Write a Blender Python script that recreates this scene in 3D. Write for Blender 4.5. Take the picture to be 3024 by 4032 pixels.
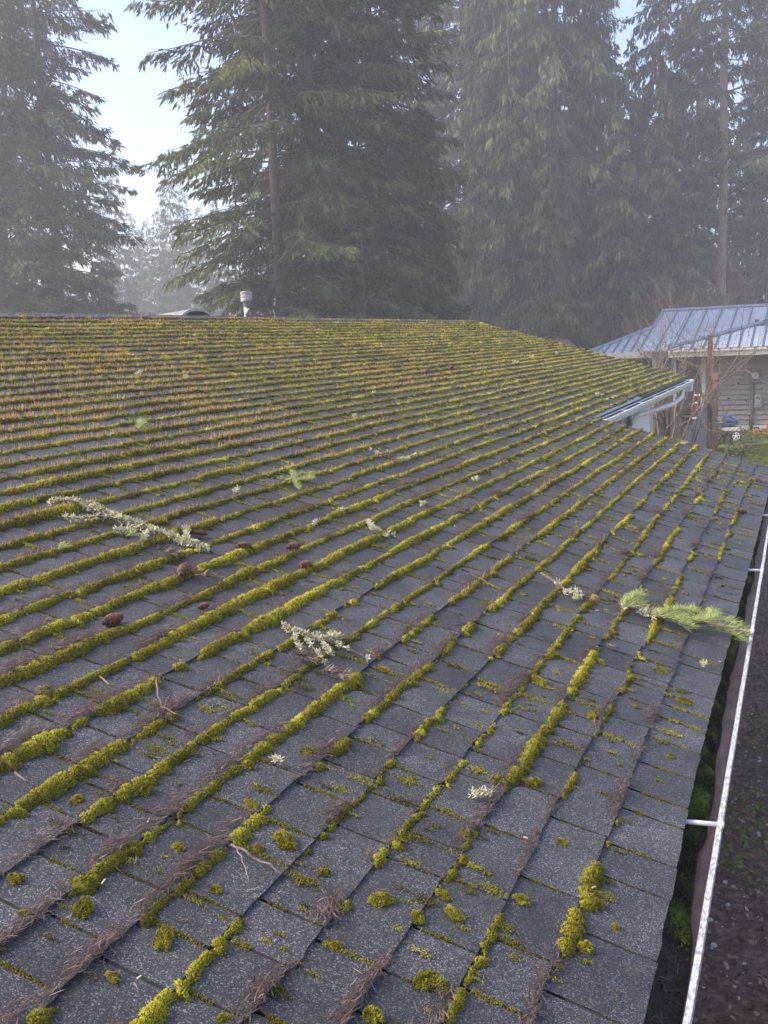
import bpy, math, random
import numpy as np
from mathutils import Matrix, Vector

for o in list(bpy.data.objects):
    bpy.data.objects.remove(o)
rs = np.random.RandomState(7)
random.seed(7)
C = bpy.context.scene.collection
sc = bpy.context.scene

# ------------------------------------------------------------------ camera
ZC = 3.6                      # eye height above the soil by the eave
FPX, W0, H0 = 4037.0, 3024.0, 4032.0
RT = np.array([0.9237231, 0.38052214, -0.04402881])
UP = np.array([-0.0210678, 0.16523224, 0.98602964])
FW = np.array([-0.38248109, 0.90989077, -0.1606456])
cam = bpy.data.cameras.new('camera')
cam.sensor_width = 36.0
cam.lens = FPX / H0 * 36.0
cam.clip_start = 0.05
cam.clip_end = 900
co = bpy.data.objects.new('camera', cam)
C.objects.link(co)
m = Matrix(((RT[0], UP[0], -FW[0], 0), (RT[1], UP[1], -FW[1], 0), (RT[2], UP[2], -FW[2], ZC), (0, 0, 0, 1)))
co.matrix_world = m
sc.camera = co

# ------------------------------------------------------------------ light
SUN_EL, SUN_AZ = 41.0, -116.0          # azimuth measured from +Y towards +X
w = bpy.data.worlds.new('World')
sc.world = w
w.use_nodes = True
nt = w.node_tree
nt.nodes.clear()
sky = nt.nodes.new('ShaderNodeTexSky')
sky.sky_type = 'NISHITA'
sky.sun_disc = False
sky.sun_elevation = math.radians(SUN_EL)
sky.sun_rotation = math.radians(SUN_AZ)
sky.air_density = 1.0
sky.dust_density = 2.6
sky.ozone_density = 3.0
bg = nt.nodes.new('ShaderNodeBackground')
bg.inputs['Strength'].default_value = 0.15
wo = nt.nodes.new('ShaderNodeOutputWorld')
wb = nt.nodes.new('ShaderNodeMix')            # camera white balance, a little towards lavender
wb.data_type = 'RGBA'; wb.blend_type = 'MULTIPLY'; wb.inputs[0].default_value = 1.0
wb.inputs[7].default_value = (1.035, .97, 1.01, 1)
nt.links.new(sky.outputs[0], wb.inputs[6])
nt.links.new(wb.outputs[2], bg.inputs[0])
nt.links.new(bg.outputs[0], wo.inputs[0])
sd = bpy.data.lights.new('sun', 'SUN')
sd.energy = 2.3
sd.angle = math.radians(20)
sd.color = (1.0, 0.93, 0.84)
so = bpy.data.objects.new('sun', sd)
C.objects.link(so)
el, az = math.radians(SUN_EL), math.radians(SUN_AZ)
dv = Vector((math.sin(az) * math.cos(el), math.cos(az) * math.cos(el), math.sin(el)))
so.rotation_euler = dv.to_track_quat('Z', 'Y').to_euler()
so.location = (0, 0, 60)
sc.view_settings.view_transform = 'Standard'
sc.view_settings.look = 'None'
sc.view_settings.gamma = 1
sc.view_settings.use_curve_mapping = False
sc.view_settings.exposure = 1.3
sc.cycles.max_bounces = 6
sc.cycles.volume_bounces = 1
sc.cycles.transparent_max_bounces = 8
HAZE_DENSITY = 0.0035

# ------------------------------------------------------------------ helpers
def tag(o, label=None, cat=None, group=None, kind=None):
    if label: o['label'] = label
    if cat: o['category'] = cat
    if group: o['group'] = group
    if kind: o['kind'] = kind
    return o

def empty(name, loc, label=None, cat=None, group=None):
    o = bpy.data.objects.new(name, None)
    C.objects.link(o)
    o.location = loc
    o.empty_display_size = 0.1
    return tag(o, label, cat, group)

def link(name, me, mat=None, parent=None):
    o = bpy.data.objects.new(name, me)
    C.objects.link(o)
    if mat is not None and not me.materials:
        me.materials.append(mat)
    if parent is not None:
        o.parent = parent
        o.matrix_parent_inverse = Matrix.Translation(-abs_loc(parent))
    return o

def abs_loc(o):
    v = Vector(o.location)
    while o.parent is not None:
        v = v + Vector(o.parent.location) + o.matrix_parent_inverse.translation
        o = o.parent
    return v

def npmesh(name, verts, tris, tone=None, smooth=False):
    """Fast triangle mesh from numpy arrays, with an optional per-vertex float attribute."""
    verts = np.asarray(verts, dtype=np.float32).reshape(-1, 3)
    tris = np.asarray(tris, dtype=np.int32).reshape(-1, 3)
    me = bpy.data.meshes.new(name)
    me.vertices.add(len(verts))
    me.vertices.foreach_set('co', verts.ravel())
    me.loops.add(tris.size)
    me.loops.foreach_set('vertex_index', tris.ravel())
    me.polygons.add(len(tris))
    me.polygons.foreach_set('loop_start', np.arange(0, tris.size, 3, dtype=np.int32))
    me.polygons.foreach_set('loop_total', np.full(len(tris), 3, dtype=np.int32))
    me.polygons.foreach_set('use_smooth', np.full(len(tris), bool(smooth)))
    if tone is not None:
        a = me.attributes.new('tone', 'FLOAT', 'POINT')
        a.data.foreach_set('value', np.asarray(tone, dtype=np.float32).ravel())
    me.update(calc_edges=True)
    return me

class MB:
    """collects simple solids into one mesh"""
    def __init__(self):
        self.v, self.f, self.t = [], [], []
    def add(self, v, f, tone=0.5):
        n = len(self.v)
        self.v += [tuple(map(float, p)) for p in v]
        self.f += [tuple(i + n for i in q) for q in f]
        self.t += [tone] * len(v)
        return self
    def hexa(self, p, tone=0.5):
        """8 points: bottom 4 ccw then top 4"""
        return self.add(p, [(3, 2, 1, 0), (4, 5, 6, 7), (0, 1, 5, 4), (1, 2, 6, 5), (2, 3, 7, 6), (3, 0, 4, 7)], tone)
    def box(self, c, s, rz=0.0, tone=0.5):
        x, y, z = s[0] / 2, s[1] / 2, s[2] / 2
        cs, sn = math.cos(rz), math.sin(rz)
        p = [(-x, -y, -z), (x, -y, -z), (x, y, -z), (-x, y, -z), (-x, -y, z), (x, -y, z), (x, y, z), (-x, y, z)]
        return self.hexa([(c[0] + a * cs - b * sn, c[1] + a * sn + b * cs, c[2] + d) for a, b, d in p], tone)
    def slab(self, quad, th, tone=0.5):
        """quad (4 pts, ccw from outside) extruded back by th along its normal"""
        q = [np.array(p, float) for p in quad]
        n = np.cross(q[1] - q[0], q[2] - q[0])
        n /= np.linalg.norm(n)
        return self.hexa([p - n * th for p in q] + q, tone)
    def tube(self, pts, r, k=8, cap=True, tone=0.5):
        pts = [np.array(p, float) for p in pts]
        rr = r if hasattr(r, '__len__') else [r] * len(pts)
        rings, base = [], len(self.v)
        ref = np.array([0.31, 0.17, 0.93])
        vs = []
        for i, p in enumerate(pts):
            d = pts[min(i + 1, len(pts) - 1)] - pts[max(i - 1, 0)]
            d = d / (np.linalg.norm(d) + 1e-9)
            a = np.cross(d, ref); a /= (np.linalg.norm(a) + 1e-9)
            b = np.cross(d, a)
            for j in range(k):
                t = 2 * math.pi * j / k
                vs.append(p + rr[i] * (a * math.cos(t) + b * math.sin(t)))
        fs = []
        for i in range(len(pts) - 1):
            for j in range(k):
                fs.append((i * k + j, (i + 1) * k + j, (i + 1) * k + (j + 1) % k, i * k + (j + 1) % k))
        if cap:
            fs.append(tuple(range(k)))
            fs.append(tuple((len(pts) - 1) * k + j for j in reversed(range(k))))
        return self.add(vs, fs, tone)
    def lathe(self, c, prof, k=16, axis=(0, 0, 1), tone=0.5):
        ax = np.array(axis, float); ax /= np.linalg.norm(ax)
        a = np.cross(ax, (0.3, 0.9, 0.2)); a /= np.linalg.norm(a)
        b = np.cross(ax, a)
        vs, fs = [], []
        for r, z in prof:
            for j in range(k):
                t = 2 * math.pi * j / k
                vs.append(np.array(c) + ax * z + r * (a * math.cos(t) + b * math.sin(t)))
        for i in range(len(prof) - 1):
            for j in range(k):
                fs.append((i * k + j, i * k + (j + 1) % k, (i + 1) * k + (j + 1) % k, (i + 1) * k + j))
        fs.append(tuple(reversed(range(k))))
        fs.append(tuple((len(prof) - 1) * k + j for j in range(k)))
        return self.add(vs, fs, tone)
    def build(self, name, mat, parent=None, smooth=False, bevel=0.0):
        me = bpy.data.meshes.new(name)
        me.from_pydata(self.v, [], self.f)
        a = me.attributes.new('tone', 'FLOAT', 'POINT')
        a.data.foreach_set('value', np.array(self.t, dtype=np.float32))
        me.polygons.foreach_set('use_smooth', np.full(len(me.polygons), bool(smooth)))
        me.update()
        o = link(name, me, mat, parent)
        if bevel:
            b = o.modifiers.new('bevel', 'BEVEL')
            b.width = bevel; b.segments = 2; b.limit_method = 'ANGLE'
        return o

ORD = ['first', 'second', 'third', 'fourth', 'fifth', 'sixth', 'seventh', 'eighth', 'ninth', 'tenth', 'eleventh', 'twelfth', 'thirteenth', 'fourteenth']
def place_labels(items, text, cat, group):
    """names each of many small look-alikes by the stretch of roof it lies on and its turn there from the left"""
    zones = {}
    for x, y, o in items:
        zx = 'left' if x < 1008 else ('middle' if x < 2016 else 'right')
        zy = 'nearest' if y > 3400 else ('lower' if y > 2750 else ('central' if y > 2250 else 'upper'))
        zones.setdefault('%s %s shingles' % (zy, zx), []).append((x, o))
    for z, l in zones.items():
        l.sort(key=lambda q: q[0])
        for i, (x, o) in enumerate(l):
            tag(o, text % (z, ORD[i] + ' from the left' if len(l) > 1 else 'the only one there'), cat, group)

def hsh(ix, iy, seed):
    n = (ix.astype(np.int64) * 374761393 + iy.astype(np.int64) * 668265263 + seed * 1442695041) & 0xffffffff
    n = ((n ^ (n >> 13)) * 1274126177) & 0xffffffff
    return ((n ^ (n >> 16)) & 0xffff) / 65535.0

def vnoise(x, y, seed=0):
    x = np.asarray(x, float); y = np.asarray(y, float) + np.zeros_like(x)
    ix, iy = np.floor(x), np.floor(y)
    fx, fy = x - ix, y - iy
    fx, fy = fx * fx * (3 - 2 * fx), fy * fy * (3 - 2 * fy)
    a, b = hsh(ix, iy, seed), hsh(ix + 1, iy, seed)
    c, d = hsh(ix, iy + 1, seed), hsh(ix + 1, iy + 1, seed)
    return (a + (b - a) * fx) * (1 - fy) + (c + (d - c) * fx) * fy

def sstep(a, b, x):
    t = np.clip((np.asarray(x, float) - a) / (b - a), 0, 1)
    return t * t * (3 - 2 * t)

def ray(x, y):
    return FW + RT * (x - W0 / 2) / FPX - UP * (y - H0 / 2) / FPX

def atY(x, y, Y):
    d = ray(x, y)
    return d * (Y / d[1]) + np.array([0, 0, ZC])

def atX(x, y, X):
    d = ray(x, y)
    return d * (X / d[0]) + np.array([0, 0, ZC])

# ------------------------------------------------------------------ materials
def newmat(name):
    mt = bpy.data.materials.new(name)
    mt.use_nodes = True
    n = mt.node_tree.nodes
    return mt, n, mt.node_tree.links, n['Principled BSDF']

def ramp(n, stops):
    r = n.new('ShaderNodeValToRGB')
    e = r.color_ramp.elements
    while len(e) > 1: e.remove(e[-1])
    e[0].position = stops[0][0]; e[0].color = (*stops[0][1], 1)
    for p, c in stops[1:]:
        k = e.new(p); k.color = (*c, 1)
    return r

def noisemat(name, stops, scale=8.0, detail=6.0, rough=0.8, bump=0.0, bscale=None, metal=0.0, stretch=(1, 1, 1), spec=0.5, coord='Position', rrough=0.6):
    mt, n, l, b = newmat(name)
    if coord == 'Position':
        g = n.new('ShaderNodeNewGeometry'); src = g.outputs['Position']
    else:
        g = n.new('ShaderNodeTexCoord'); src = g.outputs['Object']
    mp = n.new('ShaderNodeMapping'); mp.inputs['Scale'].default_value = stretch
    l.new(src, mp.inputs[0])
    t = n.new('ShaderNodeTexNoise')
    t.inputs['Scale'].default_value = scale; t.inputs['Detail'].default_value = detail
    t.inputs['Roughness'].default_value = rrough
    l.new(mp.outputs[0], t.inputs['Vector'])
    r = ramp(n, stops)
    l.new(t.outputs[0], r.inputs[0])
    l.new(r.outputs[0], b.inputs['Base Color'])
    b.inputs['Roughness'].default_value = rough
    b.inputs['Metallic'].default_value = metal
    b.inputs['Specular IOR Level'].default_value = spec
    if bump:
        t2 = n.new('ShaderNodeTexNoise')
        t2.inputs['Scale'].default_value = bscale or scale * 3; t2.inputs['Detail'].default_value = 4
        l.new(mp.outputs[0], t2.inputs['Vector'])
        bp = n.new('ShaderNodeBump'); bp.inputs['Strength'].default_value = bump; bp.inputs['Distance'].default_value = 0.01
        l.new(t2.outputs[0], bp.inputs['Height']); l.new(bp.outputs[0], b.inputs['Normal'])
    return mt

def tonemat(name, stops, rough=0.8, spec=0.3, transl=0.0, wob=0.0, wscale=3.0):
    """colour from the mesh attribute 'tone' (leaf to leaf variation)"""
    mt, n, l, b = newmat(name)
    a = n.new('ShaderNodeAttribute'); a.attribute_name = 'tone'
    r = ramp(n, stops)
    if wob:
        g = n.new('ShaderNodeNewGeometry')
        t = n.new('ShaderNodeTexNoise'); t.inputs['Scale'].default_value = wscale; t.inputs['Detail'].default_value = 3
        l.new(g.outputs['Position'], t.inputs['Vector'])
        mm = n.new('ShaderNodeMath'); mm.operation = 'MULTIPLY_ADD'; mm.inputs[1].default_value = wob; mm.inputs[2].default_value = -wob / 2
        l.new(t.outputs[0], mm.inputs[0])
        ad = n.new('ShaderNodeMath'); ad.operation = 'ADD'
        l.new(a.outputs['Fac'], ad.inputs[0]); l.new(mm.outputs[0], ad.inputs[1])
        l.new(ad.outputs[0], r.inputs[0])
    else:
        l.new(a.outputs['Fac'], r.inputs[0])
    l.new(r.outputs[0], b.inputs['Base Color'])
    b.inputs['Roughness'].default_value = rough
    b.inputs['Specular IOR Level'].default_value = spec
    if transl:
        tr = n.new('ShaderNodeBsdfTranslucent')
        l.new(r.outputs[0], tr.inputs[0])
        mx = n.new('ShaderNodeMixShader'); mx.inputs[0].default_value = transl
        out = n['Material Output']
        l.new(b.outputs[0], mx.inputs[1]); l.new(tr.outputs[0], mx.inputs[2]); l.new(mx.outputs[0], out.inputs[0])
    return mt

def shingle_mat():
    mt, n, l, b = newmat('shingle_granules')
    g = n.new('ShaderNodeNewGeometry')
    v = n.new('ShaderNodeTexVoronoi'); v.inputs['Scale'].default_value = 430
    l.new(g.outputs['Position'], v.inputs['Vector'])
    sep = n.new('ShaderNodeSeparateColor'); l.new(v.outputs['Color'], sep.inputs[0])
    r1 = ramp(n, [(0.0, (.022, .0215, .022)), (.45, (.038, .037, .038)), (.72, (.066, .065, .066)), (.88, (.125, .124, .125)), (1.0, (.32, .32, .32))])
    l.new(sep.outputs[0], r1.inputs[0])
    # weathering: worn dark and pale patches, dampness and algae films
    t = n.new('ShaderNodeTexNoise'); t.inputs['Scale'].default_value = 5.0; t.inputs['Detail'].default_value = 8; t.inputs['Roughness'].default_value = .65
    l.new(g.outputs['Position'], t.inputs['Vector'])
    r2 = ramp(n, [(.30, (.46, .455, .45)), (.5, (.80, .79, .775)), (.7, (1.12, 1.11, 1.09))])
    l.new(t.outputs[0], r2.inputs[0])
    m1 = n.new('ShaderNodeMix'); m1.data_type = 'RGBA'; m1.blend_type = 'MULTIPLY'; m1.inputs[0].default_value = 1
    l.new(r1.outputs[0], m1.inputs[6]); l.new(r2.outputs[0], m1.inputs[7])
    a = n.new('ShaderNodeAttribute'); a.attribute_name = 'tone'
    r3 = ramp(n, [(0, (.70, .69, .69)), (1, (1.26, 1.25, 1.25))])
    l.new(a.outputs['Fac'], r3.inputs[0])
    m2 = n.new('ShaderNodeMix'); m2.data_type = 'RGBA'; m2.blend_type = 'MULTIPLY'; m2.inputs[0].default_value = 1
    l.new(m1.outputs[2], m2.inputs[6]); l.new(r3.outputs[0], m2.inputs[7])
    # faint green film
    t3 = n.new('ShaderNodeTexNoise'); t3.inputs['Scale'].default_value = 14; t3.inputs['Detail'].default_value = 7
    l.new(g.outputs['Position'], t3.inputs['Vector'])
    r4 = ramp(n, [(.58, (0, 0, 0)), (.8, (.55, .55, .55))])
    l.new(t3.outputs[0], r4.inputs[0])
    m3 = n.new('ShaderNodeMix'); m3.data_type = 'RGBA'
    l.new(r4.outputs[0], m3.inputs[0]); l.new(m2.outputs[2], m3.inputs[6]); m3.inputs[7].default_value = (.055, .052, .030, 1)
    l.new(m3.outputs[2], b.inputs['Base Color'])
    b.inputs['Roughness'].default_value = .52
    b.inputs['Specular IOR Level'].default_value = .5
    bp = n.new('ShaderNodeBump'); bp.inputs['Strength'].default_value = .6; bp.inputs['Distance'].default_value = .002
    l.new(sep.outputs[1], bp.inputs['Height']); l.new(bp.outputs[0], b.inputs['Normal'])
    return mt

M = {}
M['shingle'] = shingle_mat()
MOSS = [(0, (.026, .022, .006)), (.18, (.085, .074, .009)), (.36, (.235, .212, .016)), (.58, (.46, .42, .030)), (.82, (.60, .50, .070)), (.93, (.38, .23, .065)), (1, (.22, .11, .045))]
M['moss'] = tonemat('moss', MOSS, rough=.9, spec=.15, transl=.22, wob=.20, wscale=7)
M['gutter_moss'] = tonemat('gutter_moss', [(0, (.010, .013, .005)), (.35, (.035, .058, .008)), (.75, (.10, .155, .018)), (1, (.20, .26, .03))], rough=.9, spec=.15, transl=.15, wob=.35, wscale=6)
M['stalk'] = tonemat('moss_stalk', [(0, (.50, .25, .10)), (.5, (.80, .45, .20)), (1, (.92, .62, .30))], rough=.7, spec=.2, transl=.3)
M['needle'] = tonemat('dead_needles', [(0, (.030, .021, .017)), (.45, (.090, .060, .047)), (.8, (.20, .125, .090)), (1, (.46, .33, .25))], rough=.75, spec=.3)
M['green_needle'] = tonemat('green_needles', [(0, (.13, .17, .04)), (.5, (.36, .42, .11)), (1, (.60, .64, .27))], rough=.6, spec=.4, transl=.25)
M['twig'] = noisemat('twig_bark', [(.3, (.07, .045, .03)), (.7, (.22, .15, .11))], scale=90, rough=.85)
M['lichen'] = tonemat('lichen', [(0, (.34, .32, .17)), (.5, (.62, .59, .36)), (1, (.80, .76, .52))], rough=.9, spec=.1, transl=.2)
M['cone'] = tonemat('fir_cone', [(0, (.035, .018, .011)), (.6, (.12, .058, .035)), (1, (.24, .13, .08))], rough=.8, spec=.2)
M['white_paint'] = noisemat('white_paint', [(.3, (.74, .73, .70)), (.6, (.84, .83, .80))], scale=4, rough=.45)
M['white_siding'] = noisemat('white_siding', [(.3, (.76, .76, .75)), (.6, (.85, .85, .84))], scale=3, rough=.6)
M['worn_white'] = noisemat('worn_white_lip', [(.38, (.24, .24, .25)), (.50, (.42, .42, .42)), (.58, (.62, .61, .58)), (.8, (.74, .73, .70))], scale=130, detail=5, rough=.45, stretch=(1, .35, 1), bump=.3)
M['brown_gutter'] = noisemat('brown_gutter', [(.3, (.085, .042, .026)), (.55, (.23, .118, .075)), (.75, (.33, .20, .135))], scale=14, rough=.35, stretch=(3, .6, 3), spec=.5)
M['gutter_out'] = noisemat('gutter_outside', [(.3, (.05, .05, .05)), (.7, (.10, .095, .09))], scale=10, rough=.5)
M['dark_metal'] = noisemat('drip_edge_dark', [(.3, (.010, .010, .011)), (.7, (.03, .03, .033))], scale=12, rough=.5)
M['grey_metal'] = noisemat('drip_edge_zinc', [(.3, (.22, .25, .30)), (.7, (.36, .40, .46))], scale=6, rough=.35, metal=.6)
M['soffit'] = noisemat('soffit_paint', [(.3, (.50, .50, .50)), (.7, (.62, .62, .61))], scale=3, rough=.7)
M['glass'] = noisemat('window_glass', [(.35, (.012, .014, .016)), (.7, (.05, .055, .06))], scale=3, rough=.08, spec=.7)
M['tan_siding'] = noisemat('taupe_siding', [(.3, (.31, .262, .215)), (.7, (.38, .33, .275))], scale=5, rough=.7, stretch=(.3, 1, 1))
M['cream'] = noisemat('cream_paint', [(.3, (.60, .52, .39)), (.7, (.74, .66, .52))], scale=6, rough=.55)
M['blue_roof'] = noisemat('blue_metal_roof', [(.30, (.47, .52, .56)), (.52, (.55, .60, .64)), (.75, (.62, .66, .69))], scale=1.6, detail=5, rough=.42, metal=.12)
M['blue_seam'] = noisemat('roof_seam', [(.3, (.10, .14, .16)), (.7, (.19, .24, .27))], scale=4, rough=.45, metal=.3)
M['green_metal'] = noisemat('green_cap', [(.3, (.06, .10, .08)), (.7, (.12, .18, .14))], scale=4, rough=.45, metal=.3)
M['rust'] = noisemat('rust', [(.3, (.070, .032, .020)), (.55, (.14, .065, .040)), (.8, (.21, .115, .075))], scale=12, detail=8, rough=.85, bump=.3)
M['old_wood'] = noisemat('weathered_wood', [(.3, (.050, .038, .028)), (.5, (.110, .088, .068)), (.72, (.19, .16, .13))], scale=9, detail=8, rough=.9, stretch=(6, 6, .5), bump=.5)
M['tarp'] = noisemat('grey_fabric', [(.3, (.28, .255, .245)), (.7, (.42, .39, .37))], scale=7, rough=.8, stretch=(5, 5, .6), bump=.3)
M['red_paint'] = noisemat('red_fibreglass', [(.3, (.34, .035, .03)), (.7, (.5, .07, .05))], scale=6, rough=.5)
M['blue_plastic'] = noisemat('blue_machine', [(.3, (.030, .065, .17)), (.6, (.055, .11, .26)), (.8, (.12, .18, .30))], scale=9, rough=.45)
M['black'] = noisemat('black_rubber', [(.3, (.012, .012, .013)), (.7, (.03, .03, .032))], scale=14, rough=.6)
M['wheel_white'] = noisemat('wheel_white', [(.3, (.62, .61, .57)), (.7, (.78, .77, .74))], scale=14, rough=.5)
M['orange'] = noisemat('orange_plastic', [(.3, (.42, .14, .03)), (.7, (.56, .22, .05))], scale=6, rough=.5)
M['meter_grey'] = noisemat('meter_grey', [(.3, (.16, .13, .115)), (.7, (.21, .18, .16))], scale=8, rough=.55)
M['pale_grey'] = noisemat('pale_grey', [(.3, (.36, .36, .35)), (.7, (.46, .46, .45))], scale=8, rough=.5)
M['bark_fir'] = noisemat('fir_bark', [(.3, (.045, .034, .027)), (.55, (.105, .080, .064)), (.8, (.17, .135, .11))], scale=7, detail=8, rough=.95, stretch=(2.5, 2.5, .5), bump=.8)
M['bark_red'] = noisemat('red_fir_bark', [(.3, (.20, .115, .085)), (.55, (.36, .22, .165)), (.8, (.46, .31, .24))], scale=7, detail=8, rough=.95, stretch=(2.5, 2.5, .5), bump=.8)
FIR = [(0, (.022, .030, .014)), (.4, (.058, .074, .028)), (.75, (.105, .128, .048)), (1, (.185, .195, .085))]
CED = [(0, (.028, .036, .015)), (.4, (.075, .090, .032)), (.75, (.130, .148, .058)), (1, (.215, .21, .10))]
M['fir'] = tonemat('fir_needles', FIR, rough=.8, spec=.2, transl=.2)
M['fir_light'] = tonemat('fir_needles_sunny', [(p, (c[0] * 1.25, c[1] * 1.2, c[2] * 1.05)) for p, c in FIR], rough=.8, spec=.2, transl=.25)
M['cedar'] = tonemat('cedar_sprays', CED, rough=.8, spec=.2, transl=.2)
M['limb'] = noisemat('limb_bark', [(.3, (.05, .04, .032)), (.7, (.13, .11, .09))], scale=12, rough=.95)
M['bare'] = noisemat('bare_twigs', [(.3, (.13, .11, .09)), (.7, (.26, .23, .19))], scale=9, rough=.95)
M['bare_red'] = noisemat('red_brown_twigs', [(.3, (.085, .050, .040)), (.7, (.19, .12, .095))], scale=9, rough=.95)
M['cane'] = noisemat('brown_canes', [(.3, (.12, .085, .062)), (.7, (.27, .20, .15))], scale=15, rough=.9)
M['dry_leaf'] = tonemat('dry_leaves', [(0, (.03, .02, .016)), (.5, (.09, .06, .04)), (1, (.22, .16, .09))], rough=.8, transl=.2)
M['soil_leaf'] = tonemat('soil_leaves', [(0, (.07, .040, .030)), (.5, (.18, .11, .08)), (.85, (.34, .23, .16)), (1, (.52, .42, .32))], rough=.85)
M['weed'] = tonemat('weed_leaves', [(0, (.10, .13, .02)), (.5, (.22, .26, .05)), (1, (.38, .42, .12))], rough=.7, transl=.3)
M['grass'] = tonemat('lawn_grass', [(0, (.06, .055, .018)), (.5, (.14, .17, .03)), (1, (.28, .28, .07))], rough=.85, spec=.2, transl=.25)

# ------------------------------------------------------------------ roof frame
PHI = 0.28760407
HR = 1.43877
CP, SP = math.cos(PHI), math.sin(PHI)
EXP, TAB = 0.143, 0.3333
V0 = -6.3126
NROW = 44                               # butt lines vrow(1) .. vrow(44), the last one is the eave
U0, U_RAKE, U_FAR, V_WING = -5.0, 11.0, 20.35, -1.86
V_EAVE = 0.092
def vrow(k):
    if int(k) == 44: return .092
    return V0 + EXP * (k + .09 * max(0, k - 37))
UPN = np.array([SP, 0, CP])             # roof normal
SLP = np.array([CP, 0, -SP])            # down slope

def sag(u, v):
    return 0.018 * (vnoise(np.asarray(u) * .55, np.asarray(v) * .7, 3) - .5) + 0.005 * (vnoise(np.asarray(u) * 2.3, np.asarray(v) * 3.1, 4) - .5)

def RP(u, v, N=0.0):
    u = np.asarray(u, float); v = np.asarray(v, float); N = np.asarray(N, float) + sag(u, v)
    return np.stack(np.broadcast_arrays(v * CP - HR * SP + N * SP, u, ZC - v * SP - HR * CP + N * CP), axis=-1)

def roof_uv(x, y, N=0.0):
    d = ray(x, y)
    t = -(HR - N) / (d @ UPN)
    P = d * t
    return P[1], P[0] * CP - P[2] * SP

def tab_pos(k, u):
    """index of the tab along its course and the place within it (0..1)"""
    E = ROW_EDGE[int(k)]
    i = np.clip(np.searchsorted(E, np.asarray(u, float), side='right') - 1, 0, len(E) - 2)
    return i.astype(float), (u - E[i]) / (E[i + 1] - E[i])

def butt_wave(k, u):
    i, f = tab_pos(k, u)
    o1 = hsh(i, np.full_like(i, k), 13) - .5
    o2 = hsh(i, np.full_like(i, k), 14) - .5
    q = .25 if int(k) == NROW else 1.0
    ext = .030 * sstep(3.6, 1.6, u) if int(k) == NROW else 0.0
    return ext + q * (0.008 * (vnoise(u * .9, k * 7.31, 11) - .5) + 0.012 * (vnoise(u * .25, k * .6, 12) - .5) + .010 * o1 + .011 * o2 * (f - .5))

def rake_of(v):
    return np.where(v > V_WING - .01, U_RAKE, U_FAR)

# distance from the camera sets how fine the moss is modelled (level of detail)
CAMP = np.array([0, 0, ZC])
def pxsize(P):
    return np.linalg.norm(P - CAMP, axis=-1) / 1025.0

house = empty('house', (-4.0, 8.0, 0.0), 'low house whose dark shingle roof is striped with rows of moss', 'house')

# roof deck ---------------------------------------------------------
V_RIDGE = -6.27
def roof_deck():
    mb = MB()
    def P(u, v, N): return tuple(RP(u, v, N - .012))
    def plate(u0, u1, v0, v1):
        mb.hexa([P(u0, v0, -.03), P(u0, v1, -.03), P(u1, v1, -.03), P(u1, v0, -.03), P(u0, v0, 0), P(u0, v1, 0), P(u1, v1, 0), P(u1, v0, 0)])
    us = list(np.arange(U0, U_RAKE, .5)) + [U_RAKE]
    for a, b in zip(us[:-1], us[1:]):
        plate(a, b, V_RIDGE, V_WING); plate(a, b, V_WING, V_EAVE - .01)
    us = list(np.arange(U_RAKE, U_FAR, .6)) + [U_FAR]
    for a, b in zip(us[:-1], us[1:]):
        plate(a, b, V_RIDGE, V_WING)
    # far slope behind the ridge
    r = RP(0, V_RIDGE, 0)
    xr, zr = r[0], r[2]
    D = 6.6
    q = [(xr, U0, zr - .02), (xr, U_FAR, zr - .02), (xr - D * CP, U_FAR, zr - .02 - D * SP), (xr - D * CP, U0, zr - .02 - D * SP)]
    mb.slab([q[0], q[1], q[2], q[3]], .04)
    return mb.build('roof', M['shingle'], house)
roof = roof_deck()

# shingle tabs ---------------------------------------------------------
tabs = []
ROW_EDGE = {}
for k in range(1, NROW + 1):
    vb = vrow(k)
    umax = float(rake_of(np.array(vb - .06)))
    E = [U0 - .2 * ((k * 7) % 5) / 5]
    while E[-1] < U_FAR + .5:
        E.append(E[-1] + (.115 + .16 * rs.rand() if rs.rand() < .8 else .25 + .14 * rs.rand()))
    E = np.array(E); ROW_EDGE[k] = E
    for a, b in zip(E[:-1], E[1:]):
        a, b = max(a, U0), min(b, umax)
        if b - a > .03:
            tabs.append((k, a, b, vb))
tabs = np.array(tabs)

GN = 4
def tab_mesh(a, b, vb, k, seed, sl=.0042):
    """one tab: a wedge lying on the course below, its butt lifted and a little ragged"""
    us = np.linspace(a + sl, b - sl, GN + 1)
    rr = np.random.RandomState(int(seed))
    jag = rr.normal(0, .0016, GN + 1)
    lift = .0095 + rr.rand() * .003 + rr.normal(0, .0010, GN + 1)
    e_ = vrow(int(k)) - vrow(int(k) - 1)
    vt = np.full(GN + 1, vb - e_ - .03)
    vbt = vb + butt_wave(k, np.clip(us, a + .002, b - .002)) + jag
    top = RP(us, vt, .0012)
    vm = vb - .05
    mid = RP(us, np.full(GN + 1, vm) , lift * .62)
    bot = RP(us, vbt, lift)
    low = RP(us, vbt - .001, -.004)
    V = np.concatenate([top, mid, bot, low])
    F = []
    n = GN + 1
    for r in range(3):
        for i in range(GN):
            p, q_, s_, t_ = r * n + i, (r + 1) * n + i, (r + 1) * n + i + 1, r * n + i + 1
            F += [(p, q_, s_), (p, s_, t_)]
    # slot sides
    low_up = RP(us[[0, -1]], np.array([vb - e_, vb - e_]), -.004)
    V = np.concatenate([V, low_up])
    z = 4 * n
    F += [(n, z, 3 * n), (n, 3 * n, 2 * n), (2 * n - 1, 4 * n - 1, z + 1), (2 * n - 1, 3 * n - 1, 4 * n - 1)]
    return V, np.array(F)

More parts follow.
